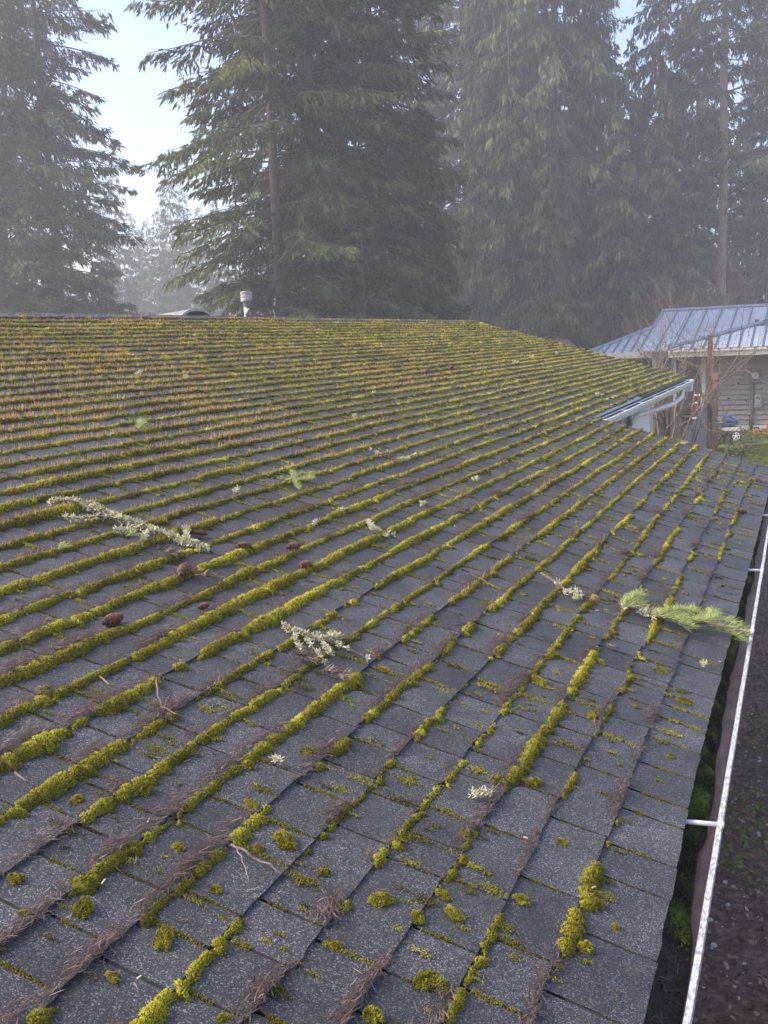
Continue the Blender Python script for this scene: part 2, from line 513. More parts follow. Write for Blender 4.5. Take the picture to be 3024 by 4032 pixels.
def img(P):
    d = P - CAMP
    z = d @ FW
    return W0 / 2 + FPX * (d @ RT) / z, H0 / 2 - FPX * (d @ UP) / z, z

mids = RP((tabs[:, 1] + tabs[:, 2]) / 2, tabs[:, 3] - EXP / 2)
ix, iy, iz = img(mids)
inview = (iz > .3) & (ix > -100) & (ix < W0 + 100) & (iy > 0) & (iy < H0 + 150)
dist = np.linalg.norm(mids - CAMP, axis=1)
order = np.argsort(np.where(inview, dist, 1e9))
single = set(order[:300].tolist())
jv, jf, jt, nb = [], [], [], 0
for i, (k, a, b, vb) in enumerate(tabs):
    V, F = tab_mesh(a, b, vb, k, i)
    tn = float(rs.rand())
    if i in single:
        c = V.mean(axis=0)
        me = npmesh('shingle', V - c, F, np.full(len(V), tn))
        o = link('shingle', me, M['shingle'], roof)
        o.location = c
    else:
        jv.append(V); jf.append(F + nb); jt.append(np.full(len(V), tn)); nb += len(V)
me = npmesh('shingle_field', np.concatenate(jv), np.concatenate(jf), np.concatenate(jt))
tag(link('shingle_field', me, M['shingle'], roof), kind='stuff')

# ridge caps -----------------------------------------------------------
cv, cf, nb = [], [], 0
jt = []
for i, u in enumerate(np.arange(U0, U_FAR - .1, .145)):
    a, b = u, u + .20
    h0, h1 = .014, .026
    A = RP(np.array([a, a, b, b]), np.array([V_RIDGE, V_RIDGE + .13, V_RIDGE + .13, V_RIDGE]), np.array([h0, h0, h1, h1]) + rs.normal(0, .002))
    back = A[[0, 3]] + np.array([-.13 * CP, 0, -.13 * SP - .01])
    V = np.concatenate([A, back, A[[1, 2]] - np.array([0, 0, .012])])
    F = np.array([(0, 1, 2), (0, 2, 3), (0, 3, 5), (0, 5, 4), (1, 6, 7), (1, 7, 2)])
    cv.append(V); cf.append(F + nb); jt.append(np.full(len(V), rs.rand())); nb += len(V)
tag(link('ridge_cap', npmesh('ridge_cap', np.concatenate(cv), np.concatenate(cf), np.concatenate(jt)), M['shingle'], roof), kind='stuff')

# ------------------------------------------------------------------ moss
def u_left(v):                      # the left edge of what the photograph shows, with a margin
    return 1.21 + (-.9 - v) * 1.08 - 1.0

def cover(u, v):
    """how much of a course line carries moss"""
    c = .60 + .40 * sstep(-.8, -2.2, v)
    c = c - .22 * sstep(-.55, .05, v) - .35 * sstep(-.12, .05, v)
    c = c + .22 * sstep(3.0, 6.0, u) * sstep(-.25, -.7, v)
    c = c - .14 * sstep(2.6, 1.2, u) - .55 * sstep(-2.25, -1.9, v) * (u > U_RAKE)
    c = c - .45 * sstep(9.5, 10.9, u) * sstep(-.8, -.2, v)
    return np.clip(c, .03, 1.0)

def beads(u, k, step, seed):
    """1-D cushions: distance to the nearest jittered centre, as a dome"""
    q = u / step; i0 = np.floor(q)
    best = np.full_like(q, 9.0); wid = np.ones_like(q); idn = i0.copy()
    for o in (-1, 0, 1):
        ii = i0 + o
        c = ii + .5 + .75 * (hsh(ii, np.full_like(ii, k), seed) - .5)
        w_ = .40 + .30 * hsh(ii, np.full_like(ii, k), seed + 1)
        d = np.abs(q - c) / w_
        m_ = d < best
        best = np.where(m_, d, best); idn = np.where(m_, ii, idn)
    return np.sqrt(np.clip(1 - best ** 2, 0, 1)), hsh(idn, np.full_like(idn, k), seed + 2)

def moss_profile(k, u, v):
    """radius of the moss roll along course k (metres); 0 = bare"""
    c = cover(u, v)
    near = sstep(7.5, 3.0, np.hypot(u, v))
    g = .50 * vnoise(u * 2.6, k * 5.17, 21) + .36 * vnoise(u * 7.5, k * 3.3, 22) + .14 * vnoise(u * 19, k * 3.9, 28)
    i, f = tab_pos(k, u)
    edge = np.minimum(f, 1 - f) * .34
    g = g - .16 * near * sstep(.03, .0, edge) * (hsh(i, np.full_like(i, k), 29) > .45)
    thr = .5 + (.5 - c) * .72
    on = sstep(thr - .02, thr + .05, g)
    big = vnoise(u * 1.7, k * 2.9, 23)
    bd, bh = beads(u, k, .033, 24)
    b2, bh2 = beads(u + 7.7, k, .015, 34)
    r = (.0070 + .0064 * big ** 1.2) * (.30 + 1.02 * bd * (.55 + .65 * bh)) * (.80 + .34 * b2)
    r = r * (1 + .95 * near * sstep(.30, .85, vnoise(u * 2.1, k * 9.7, 26)))
    r = r * (1 - .25 * sstep(-1.2, -.3, v))
    r = r * (.84 + .16 * sstep(-1, -3, v))
    return r * on * 1.05

def moss_side(k, u):
    """sideways wander of the roll: cushions out of line, ends that hook down into the slots"""
    i, f = tab_pos(k, u)
    h1 = hsh(i, np.full_like(i, k), 35)
    _, bh = beads(u, k, .033, 24)
    hook = .030 * h1 ** 2 * sstep(.16, .0, f) + .022 * hsh(i, np.full_like(i, k), 36) ** 2 * sstep(.86, 1.0, f)
    return .010 * (bh - .5) + hook + .006 * (vnoise(u * 6, k * 8.8, 31) - .5)

tuft_v, tuft_t = [], []
core_v, core_f, core_t = [], [], []
ncore = 0
stalk_v, stalk_t = [], []

def add_tufts(P, Nrm, L, tone):
    """little leafy cones; P base points, Nrm outward directions, L lengths"""
    n = len(P)
    if n == 0: return
    d = Nrm + rs.normal(0, .42, (n, 3))
    d /= np.linalg.norm(d, axis=1)[:, None] + 1e-9
    a = np.cross(d, rs.normal(0, 1, (n, 3))); a /= np.linalg.norm(a, axis=1)[:, None] + 1e-9
    b = np.cross(d, a)
    r = (L * .46)[:, None]
    q = np.empty((n, 4, 3))
    for j in range(3):
        t = 2 * math.pi * j / 3
        q[:, j] = P + r * (a * math.cos(t) + b * math.sin(t)) - d * (L * .25)[:, None]
    q[:, 3] = P + d * (L * (.55 + .6 * rs.rand(n)))[:, None]
    tuft_v.append(q)
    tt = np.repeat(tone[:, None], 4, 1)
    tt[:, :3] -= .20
    tuft_t.append(tt)

def roll(k, vb, u0, u1, rfun, dvdu=None, tone0=0.0, lod=1.75, cont=1.0):
    """a roll of moss lying along a course line"""
    global ncore
    # sample stations with local spacing
    us = [u0]
    while us[-1] < u1:
        P = RP(us[-1], vb)
        us.append(us[-1] + max(.007, 1.5 * float(pxsize(P))))
    us = np.array(us)
    v = vb + butt_wave(k, us) + moss_side(k, us)
    r = rfun(us, v)
    K = 6
    th = np.linspace(-.15, math.pi + .15, K)
    cen = RP(us, v + .004, .004)
    ring = []
    for t in th:
        rad = r * (1.28 if abs(math.cos(t)) > .6 else 1.0) * .90
        p = cen + SLP * (rad * math.cos(t))[:, None] + UPN * (rad * .92 * math.sin(t) - (r < .002) * .02)[:, None]
        p = p + rs.normal(0, .07, p.shape) * r[:, None]
        ring.append(p)
    V = np.stack(ring, 1)
    n = len(us)
    idx = np.arange(n * K).reshape(n, K)
    ok = (r[:-1] > .0025) | (r[1:] > .0025)
    A, B_, C_, D_ = idx[:-1, :-1][ok], idx[1:, :-1][ok], idx[1:, 1:][ok], idx[:-1, 1:][ok]
    F = np.concatenate([np.stack([A, B_, C_], -1).reshape(-1, 3), np.stack([A, C_, D_], -1).reshape(-1, 3)])
    core_v.append(V.reshape(-1, 3)); core_f.append(F + ncore); ncore += n * K
    core_t.append(np.clip(.20 + .1 * rs.rand(n * K), 0, 1))
    # tufts
    seg = us[1:] - us[:-1]
    um = (us[1:] + us[:-1]) / 2
    rm = (r[1:] + r[:-1]) / 2
    px = pxsize(RP(um, vb + um * 0))
    L = np.clip(lod * px, .0042, .032)
    area = seg * rm * 3.0
    cnt = 2.3 * area / (L * .8) ** 2 * (rm > .0025) * cont
    cnt = np.minimum(cnt, 60)
    nn = rs.poisson(cnt)
    s = np.repeat(np.arange(len(um)), nn)
    n = len(s)
    if n == 0: return
    uu = um[s] + (rs.rand(n) - .5) * seg[s] * 1.3
    vv = vb + butt_wave(k, uu) + moss_side(k, uu) + .004
    rr = rm[s]
    t = rs.rand(n) * (math.pi + .2) - .1
    nrm = SLP * np.cos(t)[:, None] + UPN * np.sin(t)[:, None]
    P = RP(uu, vv, .004) + SLP * (rr * 1.2 * np.cos(t))[:, None] + UPN * (rr * .92 * np.sin(t))[:, None]
    patch = vnoise(uu * 3.1, k * 2.2, 41)
    fine = vnoise(uu * 14, k * 6.2, 42)
    tone = .34 + .30 * patch + .20 * (fine - .5) + .22 * (rs.rand(n) - .5) + tone0
    tone += .25 * sstep(.80, .95, vnoise(uu * 9, k * 4.1, 43))          # brown, dried ends
    tone = np.clip(tone, .05, .95)
    add_tufts(P, nrm, L[s] * (.8 + .5 * rs.rand(n)), tone)
    # fruiting stalks
    S = sstep(-1.7, -3.6, vv) * (.25 + .75 * sstep(.30, .62, vnoise(uu * 1.3, vv * 1.1, 51))) * sstep(.006, .014, rr)
    S *= .55 + .45 * sstep(9, 4.5, vv * -1.0) 
    S = np.maximum(S, .30 * sstep(.72, .85, vnoise(uu * 2.0, vv * 3, 52)) * sstep(-.4, -1.4, vv))
    near_ = sstep(6.0, 3.0, np.hypot(uu, vv))
    S = S * (1 - .75 * near_)
    pick = (np.sin(t) > .45) & (rs.rand(n) < S * .55)
    m_ = int(pick.sum())
    if m_:
        B0 = P[pick]
        hgt = (.012 + .017 * rs.rand(m_)) * (1 - .3 * near_[pick])
        d = np.array([0, 0, 1.0]) * .8 + UPN * .35 + rs.normal(0, .16, (m_, 3))
        wd = np.maximum(.0006, .17 * pxsize(B0))
        side = np.cross(d, FW + rs.normal(0, .3, (m_, 3))); side /= np.linalg.norm(side, axis=1)[:, None]
        q = np.empty((m_, 4, 3))
        tip = B0 + d * hgt[:, None]
        q[:, 0] = B0 - side * (wd * .5)[:, None]
        q[:, 1] = B0 + side * (wd * .5)[:, None]
        q[:, 2] = tip + side * (wd * .75)[:, None]
        q[:, 3] = tip - side * (wd * .75)[:, None]
        stalk_v.append(q)
        ton = np.clip(.45 + .5 * (rs.rand(m_) - .5) + .3 * (vnoise(uu[pick] * 2, vv[pick] * 2, 53) - .5), 0, 1)
        stalk_t.append(np.repeat(ton[:, None], 4, 1))

for k in range(1, NROW + 1):
    vb = vrow(k)
    lo = max(float(u_left(vb)), U0 + .05)
    hi = float(rake_of(np.array(vb - .06))) - .02
    if k == NROW: continue
    roll(k, vb + .002, lo, hi, lambda u, v, k=k: moss_profile(k, u, v))

# moss creeping down the slots between tabs: thin broken threads
for i, (k, a, b, vb) in enumerate(tabs):
    if a < u_left(vb) or not inview[i]: continue
    if dist[i] > 17: continue
    if rs.rand() > (.92 - .25 * sstep(9, 16, dist[i])): continue
    L0 = np.clip(1.6 * dist[i] / 1025, .004, .02)
    strong = rs.rand() ** 2.2
    rad = .0026 + .0075 * strong + .00022 * dist[i]
    n = int(min(420, 2.2 * EXP * rad * 3 / (L0 * .8) ** 2 * 1.3 + 6))
    t = rs.rand(n)
    gate = vnoise(t * 5 + i * 3.7, i * 1.3, 61) > (.50 - .34 * strong)
    t = t[gate]; n = len(t)
    if n == 0: continue
    vv = vb - .145 + .012 + t * .133
    uu = a + rs.normal(0, rad * .55, n)
    P = RP(uu, vv, .004 + rad * .55 * rs.rand(n))
    nrm = UPN + rs.normal(0, .35, (n, 3))
    tone = np.clip(.26 + .25 * strong + .22 * (rs.rand(n) - .5) + .15 * (vnoise(uu * 3, vv * 3, 62) - .5), .05, .9)
    add_tufts(P, nrm, np.full(n, L0) * (.6 + .5 * rs.rand(n)), tone)

# rotted dirt in the slots, coloured near black to paint in their deep shade
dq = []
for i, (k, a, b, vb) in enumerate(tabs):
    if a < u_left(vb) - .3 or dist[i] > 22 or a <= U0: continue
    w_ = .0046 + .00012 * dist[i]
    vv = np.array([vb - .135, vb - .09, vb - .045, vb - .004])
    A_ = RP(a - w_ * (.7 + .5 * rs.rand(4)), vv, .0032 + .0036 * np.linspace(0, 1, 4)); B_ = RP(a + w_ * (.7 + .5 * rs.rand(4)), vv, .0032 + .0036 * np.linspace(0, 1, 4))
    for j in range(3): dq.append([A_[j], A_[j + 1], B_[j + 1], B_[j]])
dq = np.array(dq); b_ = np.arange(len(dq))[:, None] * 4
tag(link('slot_dirt_shade', npmesh('slot_dirt_shade', dq.reshape(-1, 3), np.concatenate([b_ + np.array([[0, 1, 2]]), b_ + np.array([[0, 2, 3]])])), noisemat('dirt_and_shade', [(.3, (.010, .009, .007)), (.7, (.030, .026, .018))], scale=40, rough=.95)),
    'dark strips of rotted dirt and painted shade in the slots between the shingle tabs', 'dirt', kind='stuff')

# small crumbs of moss on the faces of the tabs
for _ in range(900):
    d_ = 1.8 + 12 * rs.rand() ** 1.5
    u = d_ * .9 ; v = -rs.rand() * min(5.5, d_ * .75)
    if u > float(rake_of(np.array(v))) - .1: continue
    r0 = .004 + .010 * rs.rand() ** 2.5
    L0 = np.clip(1.7 * d_ / 1025, .004, .02)
    n = int(min(240, 10 + 3 * (r0 / L0) ** 2 * 5))
    uu = u + rs.normal(0, r0 * .7, n) + rs.normal(0, .5); vv = v + rs.normal(0, r0 * (1.2 + rs.rand()), n)
    P = RP(uu, vv, .008 + .3 * r0 * rs.rand(n))
    add_tufts(P, UPN + rs.normal(0, .3, (n, 3)), np.full(n, L0), np.clip(.30 + .3 * rs.rand() + .2 * (rs.rand(n) - .5), .05, .9))

def tuft_arrays(vl, tl):
    q = np.concatenate(vl); n = len(q)
    b = np.arange(n)[:, None] * 4
    F = np.concatenate([b + np.array([[0, 1, 3]]), b + np.array([[1, 2, 3]]), b + np.array([[2, 0, 3]])])
    return q.reshape(-1, 3), F, np.concatenate(tl).ravel()

tv, tf, tt = tuft_arrays(tuft_v, tuft_t)
cvv = np.concatenate(core_v)
Vall = np.concatenate([tv, cvv]); Fall = np.concatenate([tf, np.concatenate(core_f) + len(tv)])
Tall = np.concatenate([tt, np.concatenate(core_t)])
print('moss tufts', len(tv) // 4, 'core tris', sum(map(len, core_f)))
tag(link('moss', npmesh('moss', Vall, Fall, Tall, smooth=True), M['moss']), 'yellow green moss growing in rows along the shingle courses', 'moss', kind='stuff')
q = np.concatenate(stalk_v); n = len(q); b = np.arange(n)[:, None] * 4
print('stalks', n)
tag(link('moss_stalks', npmesh('moss_stalks', q.reshape(-1, 3), np.concatenate([b + np.array([[0, 1, 2]]), b + np.array([[0, 2, 3]])]), np.concatenate(stalk_t).ravel()), M['stalk']),
    'orange fruiting stalks standing like fuzz on the moss rows', 'moss stalks', kind='stuff')

# separate moss cushions ------------------------------------------------
def cushion_mesh(r, el, seed):
    global tuft_v, tuft_t
    tuft_v, tuft_t = [], []
    rr = np.random.RandomState(seed)
    n = 900
    z = rr.rand(n); ph = rr.rand(n) * 2 * math.pi
    s_ = np.sqrt(1 - z * z)
    N_ = np.stack([s_ * np.cos(ph), s_ * np.sin(ph), z], 1)
    lump = 1 + .75 * (vnoise(N_[:, 0] * 2.6 + seed, N_[:, 1] * 2.6 + N_[:, 2], seed) - .62)
    P = N_ * np.array([r, r * el, r * .78]) * lump[:, None]
    add_tufts(P, N_, np.full(n, r * .16), np.clip(.36 + .3 * vnoise(N_[:, 0] * 2, N_[:, 1] * 2, seed + 5) + .22 * (rr.rand(n) - .5), .05, .92))
    tv, tf, tt = tuft_arrays(tuft_v, tuft_t)
    mb = MB(); mb.lathe((0, 0, -.2 * r), [(r * .82, 0), (r * .78, r * .30), (r * .58, r * .58), (r * .3, r * .70), (r * .05, r * .74)], 10)
    dv_ = np.array(mb.v); dv_[:, 1] *= el
    fs = []
    for f in mb.f:
        for j in range(1, len(f) - 1): fs.append((f[0], f[j], f[j + 1]))
    return npmesh('moss_cushion', np.concatenate([tv, dv_]), np.concatenate([tf, np.array(fs) + len(tv)]), np.concatenate([tt, np.full(len(dv_), .22)]))
cush = [cushion_mesh(.02, e_, s_) for e_, s_ in ((1.0, 1), (1.35, 2), (1.2, 3), (1.7, 4), (1.05, 5), (1.4, 6))]
for c_ in cush: c_.materials.append(M['moss'])
CUSH = [(95, 3610), (330, 3590), (175, 2735), (1118, 3330), (1640, 3630), (2420, 3665), (1270, 3445), (880, 4030), (440, 3855), (645, 3710), (1660, 3886), (1716, 3900), (1465, 4020), (2690, 2770),
        (2300, 3745), (1785, 3620), (1690, 3860), (70, 2640), (60, 3470), (560, 3120), (1210, 2975), (2120, 2690), (2180, 2590), (2600, 2650), (2500, 2790), (2640, 2985), (2100, 3095), (2330, 2830),
        (1960, 3090), (1740, 3540), (850, 3515), (1010, 3355), (300, 3160), (1440, 2840), (1480, 2600), (1600, 2480), (1340, 2330), (1205, 2100), (2160, 2215), (2260, 2110), (2420, 2230), (2600, 2310),
        (2610, 2410), (2700, 2210), (2780, 2190), (2850, 2080), (700, 3350), (990, 3180), (1830, 3300), (1320, 3740), (2040, 2300), (1900, 2390), (1780, 2530), (1500, 3560), (2210, 3330), (2050, 3560)]
cush_items = []
for i, (x, y) in enumerate(CUSH):
    u, v = roof_uv(x, y)
    o = link('moss_cushion', cush[i % 6])
    s_ = .50 + .62 * rs.rand()
    if y < 2500: s_ *= .85
    o.location = RP(u, v, .006)
    zx = Vector(UPN); xx = Vector(SLP); yy = Vector((0, 1, 0))
    R_ = Matrix((xx, yy, zx)).transposed()
    o.rotation_euler = (R_ @ Matrix.Rotation(rs.rand() * 6.28, 3, 'Z')).to_euler()
    o.scale = (s_, s_ * (.8 + .4 * rs.rand()), s_ * (.8 + .35 * rs.rand()))
    cush_items.append((x, y, o))
place_labels(cush_items, 'yellow green moss cushion alone on the %s, %s', 'moss cushion', 'separate moss cushions on the shingles')

# ------------------------------------------------------------------ dead needles
nd_v, nd_t = [], []
def needles(u, v, n_dir=None, length=.026, N=.009, tone=None, wid=None, tilt=.06):
    n = len(u)
    base = RP(u, v, N)
    a = rs.rand(n) * 2 * math.pi if n_dir is None else n_dir + rs.normal(0, .42, n)
    d = np.cos(a)[:, None] * SLP + np.sin(a)[:, None] * np.array([0, 1, 0])
    d = d + UPN * (rs.rand(n) * tilt)[:, None]
    L = length * (.6 + .7 * rs.rand(n))
    side = np.cross(d, UPN); side /= np.linalg.norm(side, axis=1)[:, None] + 1e-9
    w_ = np.maximum(.0021, .50 * pxsize(base)) if wid is None else np.full(n, wid)
    bend = side * (rs.normal(0, .055, n) * L)[:, None]
    mid = base + d * (L * .5)[:, None] + bend
    tip = base + d * L[:, None]
    q = np.empty((n, 6, 3))
    for j, (p, s_) in enumerate(((base, .6), (mid, 1.0), (tip, .35))):
        q[:, 2 * j] = p - side * (w_ * s_ * .5)[:, None]
        q[:, 2 * j + 1] = p + side * (w_ * s_ * .5)[:, None]
    nd_v.append(q)
    t = np.clip(rs.beta(2, 2.4, n) + (0 if tone is None else tone), 0, 1)
    nd_t.append(np.repeat(t[:, None], 6, 1))

for k in range(14, NROW):
    vb = vrow(k)
    lo = max(float(u_left(vb)) + .5, .3)
    hi = float(rake_of(np.array(vb - .06))) - .05
    us = lo + (hi - lo) * rs.rand(6500) ** 1.9
    dens = sstep(.42, .72, .6 * vnoise(us * 3.3, k * 4.9, 71) + .4 * vnoise(us * 11, k * 2.1, 72))
    dens *= (.35 + .65 * sstep(-3.6, -1.6, vb)) * (.30 + .70 * sstep(7, 2.0, us))
    us = us[rs.rand(len(us)) < dens]
    n = len(us)
    rad_ = moss_profile(k, us, np.full(n, vb))
    vv = vb + butt_wave(k, us) + moss_side(k, us) - rad_ * 1.05 - np.abs(rs.normal(0, .011, n)) * (.4 + 1.4 * vnoise(us * 4, k * 3.9, 73)) - .001
    needles(us, vv, n_dir=math.pi / 2 + rs.choice([0, math.pi], n), N=.0135 + .009 * rs.rand(n))
for _ in range(190):                       # thicker drifts
    k = rs.randint(30, NROW)
    vb = vrow(k)
    lo = max(float(u_left(vb)) + .8, .6)
    uc = lo + (10.5 - lo) * rs.rand() ** 2
    n = rs.randint(40, 190)
    sx = .03 + .06 * rs.rand()
    uu = uc + rs.normal(0, sx, n); vv = vb + .004 - moss_profile(k, uu, np.full(n, vb)) * .9 - np.abs(rs.normal(0, .019, n))
    needles(uu, vv, n_dir=math.pi / 2 + rs.choice([0, math.pi], n) + .5 * rs.normal(), N=.0135 + .014 * rs.rand(n))
n = 1500                                  # stray single needles
d_ = 1.6 + 9 * rs.rand(n) ** 1.6
uu = d_ * .95 + rs.normal(0, .4, n); vv = .06 - rs.rand(n) ** 1.3 * np.minimum(4.2, d_ * .8)
kk = uu < np.where(vv > V_WING, U_RAKE - .05, U_FAR)
needles(uu[kk], vv[kk], N=.0145, tone=.12 * (rs.rand(int(kk.sum())) - .2))
q = np.concatenate(nd_v); n = len(q); b = np.arange(n)[:, None] * 6
print('needles', n)
nf = np.concatenate([b + np.array([[0, 1, 3]]), b + np.array([[0, 3, 2]]), b + np.array([[2, 3, 5]]), b + np.array([[2, 5, 4]])])
tag(link('needle_litter', npmesh('needle_litter', q.reshape(-1, 3), nf, np.concatenate(nd_t).ravel()), M['needle']),
    'brown fallen fir needles drifted against the moss rows', 'needle litter', kind='stuff')
# ------------------------------------------------------------------ eave gutter of the near roof
GY0, GY1 = -1.5, 11.15
def lipx(y): return -.2125 - .00895 * (y - 2.03)
LZ = ZC - 1.430
def gutter_near():
    mb = MB()
    prof_in = [(-.150, .010), (-.148, -.070), (-.012, -.078), (-.010, -.004)]
    prof_out = [(-.152, .012), (-.152, -.082), (-.004, -.084), (.004, -.03), (-.002, -.006)]
    ring = prof_in + prof_out[::-1]
    ys = np.linspace(GY0, GY1, 30)
    vs, fs = [], []
    K = len(ring)
    for y in ys:
        for x, z in ring: vs.append((lipx(y) + x, y, LZ + z))
    for i in range(len(ys) - 1):
        for j in range(K):
            fs.append((i * K + j, (i + 1) * K + j, (i + 1) * K + (j + 1) % K, i * K + (j + 1) % K))
    fs.append(tuple(range(K))); fs.append(tuple((len(ys) - 1) * K + j for j in reversed(range(K))))
    mb.add(vs, fs)
    g = mb.build('gutter', M['brown_gutter'], house)
    tag(g, 'brown gutter with a worn white lip, filled with needles and dark moss')
    mb = MB()
    ys = np.linspace(GY0, GY1, 120)
    for a, b in zip(ys[:-1], ys[1:]):
        x0, x1 = lipx(a) + .0016 * float(vnoise(a * 5, 1, 99)), lipx(b) + .0016 * float(vnoise(b * 5, 1, 99))
        zz = [LZ + .006 * (float(vnoise(a * .8, 2, 98)) - .5) + .0025 * float(vnoise(a * 6, 2, 97)), LZ + .006 * (float(vnoise(b * .8, 2, 98)) - .5) + .0025 * float(vnoise(b * 6, 2, 97))]
        mb.hexa([(x0 - .0095, a, zz[0] - .010), (x0 + .0085, a, zz[0] - .010), (x1 + .0085, b, zz[1] - .010), (x1 - .0095, b, zz[1] - .010),
                 (x0 - .0075, a, zz[0] + .003), (x0 + .0065, a, zz[0] + .003), (x1 + .0065, b, zz[1] + .003), (x1 - .0075, b, zz[1] + .003)])
    mb.build('lip', M['worn_white'], g)
    for y in (-.2, 2.93, 5.02, 6.35, 8.3, 10.2):
        mb = MB()
        mb.tube([(lipx(y) - .150, y, LZ + .006), (lipx(y) - .002, y + .02, LZ + .004)], .0075, 8)
        mb.tube([(lipx(y) - .004, y + .02, LZ + .004), (lipx(y) + .012, y + .0215, LZ + .003)], .0105, 8)
        mb.build('hanger', M['white_paint'], g, smooth=True)
    # fascia behind it
    mb = MB()
    mb.slab([(lipx(GY0) - .155, GY0, LZ - .17), (lipx(U_RAKE) - .155, U_RAKE - .05, LZ - .17), (lipx(U_RAKE) - .155, U_RAKE - .05, LZ + .012), (lipx(GY0) - .155, GY0, LZ + .012)], .03)
    mb.build('fascia', M['white_paint'], house)
    return g
gutter_near()

# debris heap lying in the gutter: needles and dark moss
tuft_v, tuft_t, nd_v, nd_t = [], [], [], []
ys = np.linspace(.8, 10.9, 700)
wid = .092 + .022 * (vnoise(ys * 2.2, 0, 81) - .5) + .008 * (vnoise(ys * 9, 0, 82) - .5) - .016 * sstep(2.0, 3.4, ys)
K = 7
V = []
for j in range(K):
    f = j / (K - 1)
    x = lipx(ys) - .147 + f * wid * 1.25
    z = LZ - .014 - .056 * f ** 2.2 + .012 * (vnoise(ys * 14, f * 5, 83) - .5)
    V.append(np.stack([x, ys, z], 1))
V = np.stack(V, 1); n = len(ys)
idx = np.arange(n * K).reshape(n, K)
A, B_, C_, D_ = idx[:-1, :-1].ravel(), idx[1:, :-1].ravel(), idx[1:, 1:].ravel(), idx[:-1, 1:].ravel()
heapF = np.concatenate([np.stack([A, D_, C_], 1), np.stack([A, C_, B_], 1)])
HV = V.reshape(-1, 3)
heap_mat = noisemat('gutter_debris', [(.3, (.007, .007, .007)), (.55, (.022, .021, .020)), (.8, (.055, .05, .045))], scale=60, detail=6, rough=.9, bump=.6)
tag(link('gutter_debris', npmesh('gutter_debris', HV, heapF), heap_mat), 'black rotting needle debris heaped along the inside of the brown gutter', 'gutter debris', kind='stuff')
n = 52000
yy = 1.1 + 9.6 * rs.rand(n) ** 1.6
mossy = sstep(.22, .45, .75 * vnoise(yy * 1.6, 3, 84) + .25 * vnoise(yy * 7, 9, 85) + .55 * sstep(2.4, 3.3, yy) - .15)
kk = rs.rand(n) < mossy * .95 + .02
yy = yy[kk]; n = len(yy)
f = rs.rand(n) ** .8
wv = np.interp(yy, ys, wid)
x = lipx(yy) - .147 + f * wv * 1.2
z = LZ - .004 - .056 * f ** 2.2 + .026 * (vnoise(yy * 30, f * 3, 86)) * np.interp(yy, [1, 12], [1, 1])
z = z + .030 * np.clip(vnoise(yy * 16, f * 2.2, 88) - .35, 0, 1) * sstep(2.2, 3.2, yy)
L = np.clip(2.1 * pxsize(np.stack([x, yy, z], 1)), .0075, .024)
add_tufts(np.stack([x, yy, z], 1), np.array([.25, 0, 1.0]) + rs.normal(0, .3, (n, 3)), L * (.7 + .7 * rs.rand(n)), np.clip(.05 + .95 * vnoise(yy * 16, f * 2.2, 88) ** 1.5 + .35 * (rs.rand(n) - .5), .02, 1))
tv, tf, tt = tuft_arrays(tuft_v, tuft_t)
tag(link('gutter_moss', npmesh('gutter_moss', tv, tf, tt), M['gutter_moss']), 'dark green moss growing on the debris in the brown gutter', 'gutter moss', kind='stuff')
n = 5200
yy = 1.0 + 7 * rs.rand(n) ** 1.7
f = rs.rand(n)
wv = np.interp(yy, ys, wid)
P0 = np.stack([lipx(yy) - .147 + f * wv * 1.25, yy, LZ - .006 - .056 * f ** 2.2 + .010 * rs.rand(n)], 1)
a = rs.rand(n) * 6.28
d = np.stack([np.cos(a) * .8, np.sin(a), rs.normal(0, .15, n)], 1)
L = .016 + .02 * rs.rand(n)
side = np.cross(d, np.array([0, 0, 1.0])); side /= np.linalg.norm(side, axis=1)[:, None]
w_ = np.maximum(.0013, .35 * pxsize(P0))
tip = P0 + d * L[:, None]
tip[:, 0] = np.clip(tip[:, 0], lipx(yy) - .149, lipx(yy) - .02)
q = np.stack([P0 - side * w_[:, None] / 2, P0 + side * w_[:, None] / 2, tip + side * w_[:, None] / 3, tip - side * w_[:, None] / 3], 1)
b = np.arange(n)[:, None] * 4
tag(link('gutter_needles', npmesh('gutter_needles', q.reshape(-1, 3), np.concatenate([b + np.array([[0, 1, 2]]), b + np.array([[0, 2, 3]])]), np.repeat(np.clip(rs.beta(1.4, 3.2, n), 0, 1)[:, None], 4, 1).ravel()), M['needle']),
    'dark dead needles lying crosswise in the brown gutter', 'gutter needles', kind='stuff')

# ------------------------------------------------------------------ walls of the house
mb = MB()
xw = -.95
mb.slab([(xw, U0, 0), (xw, U_RAKE - .42, 0), (xw, U_RAKE - .42, 2.28), (xw, U0, 2.28)], .12)
mb.build('wall', M['white_siding'], house)
# gable end of the near part, closes the step in the eave
def roofz(x): return ZC - (x / CP + HR * SP / CP) * SP - HR * CP
ye = U_RAKE - .42
WX = -2.75
mb = MB()
mb.hexa([(WX, ye - .1, 0), (xw, ye - .1, 0), (xw, ye, 0), (WX, ye, 0), (WX, ye - .1, roofz(WX) - .07), (xw, ye - .1, roofz(xw) - .07), (xw, ye, roofz(xw) - .07), (WX, ye, roofz(WX) - .07)])
mb.build('wall', M['white_siding'], house)
YC = 19.47
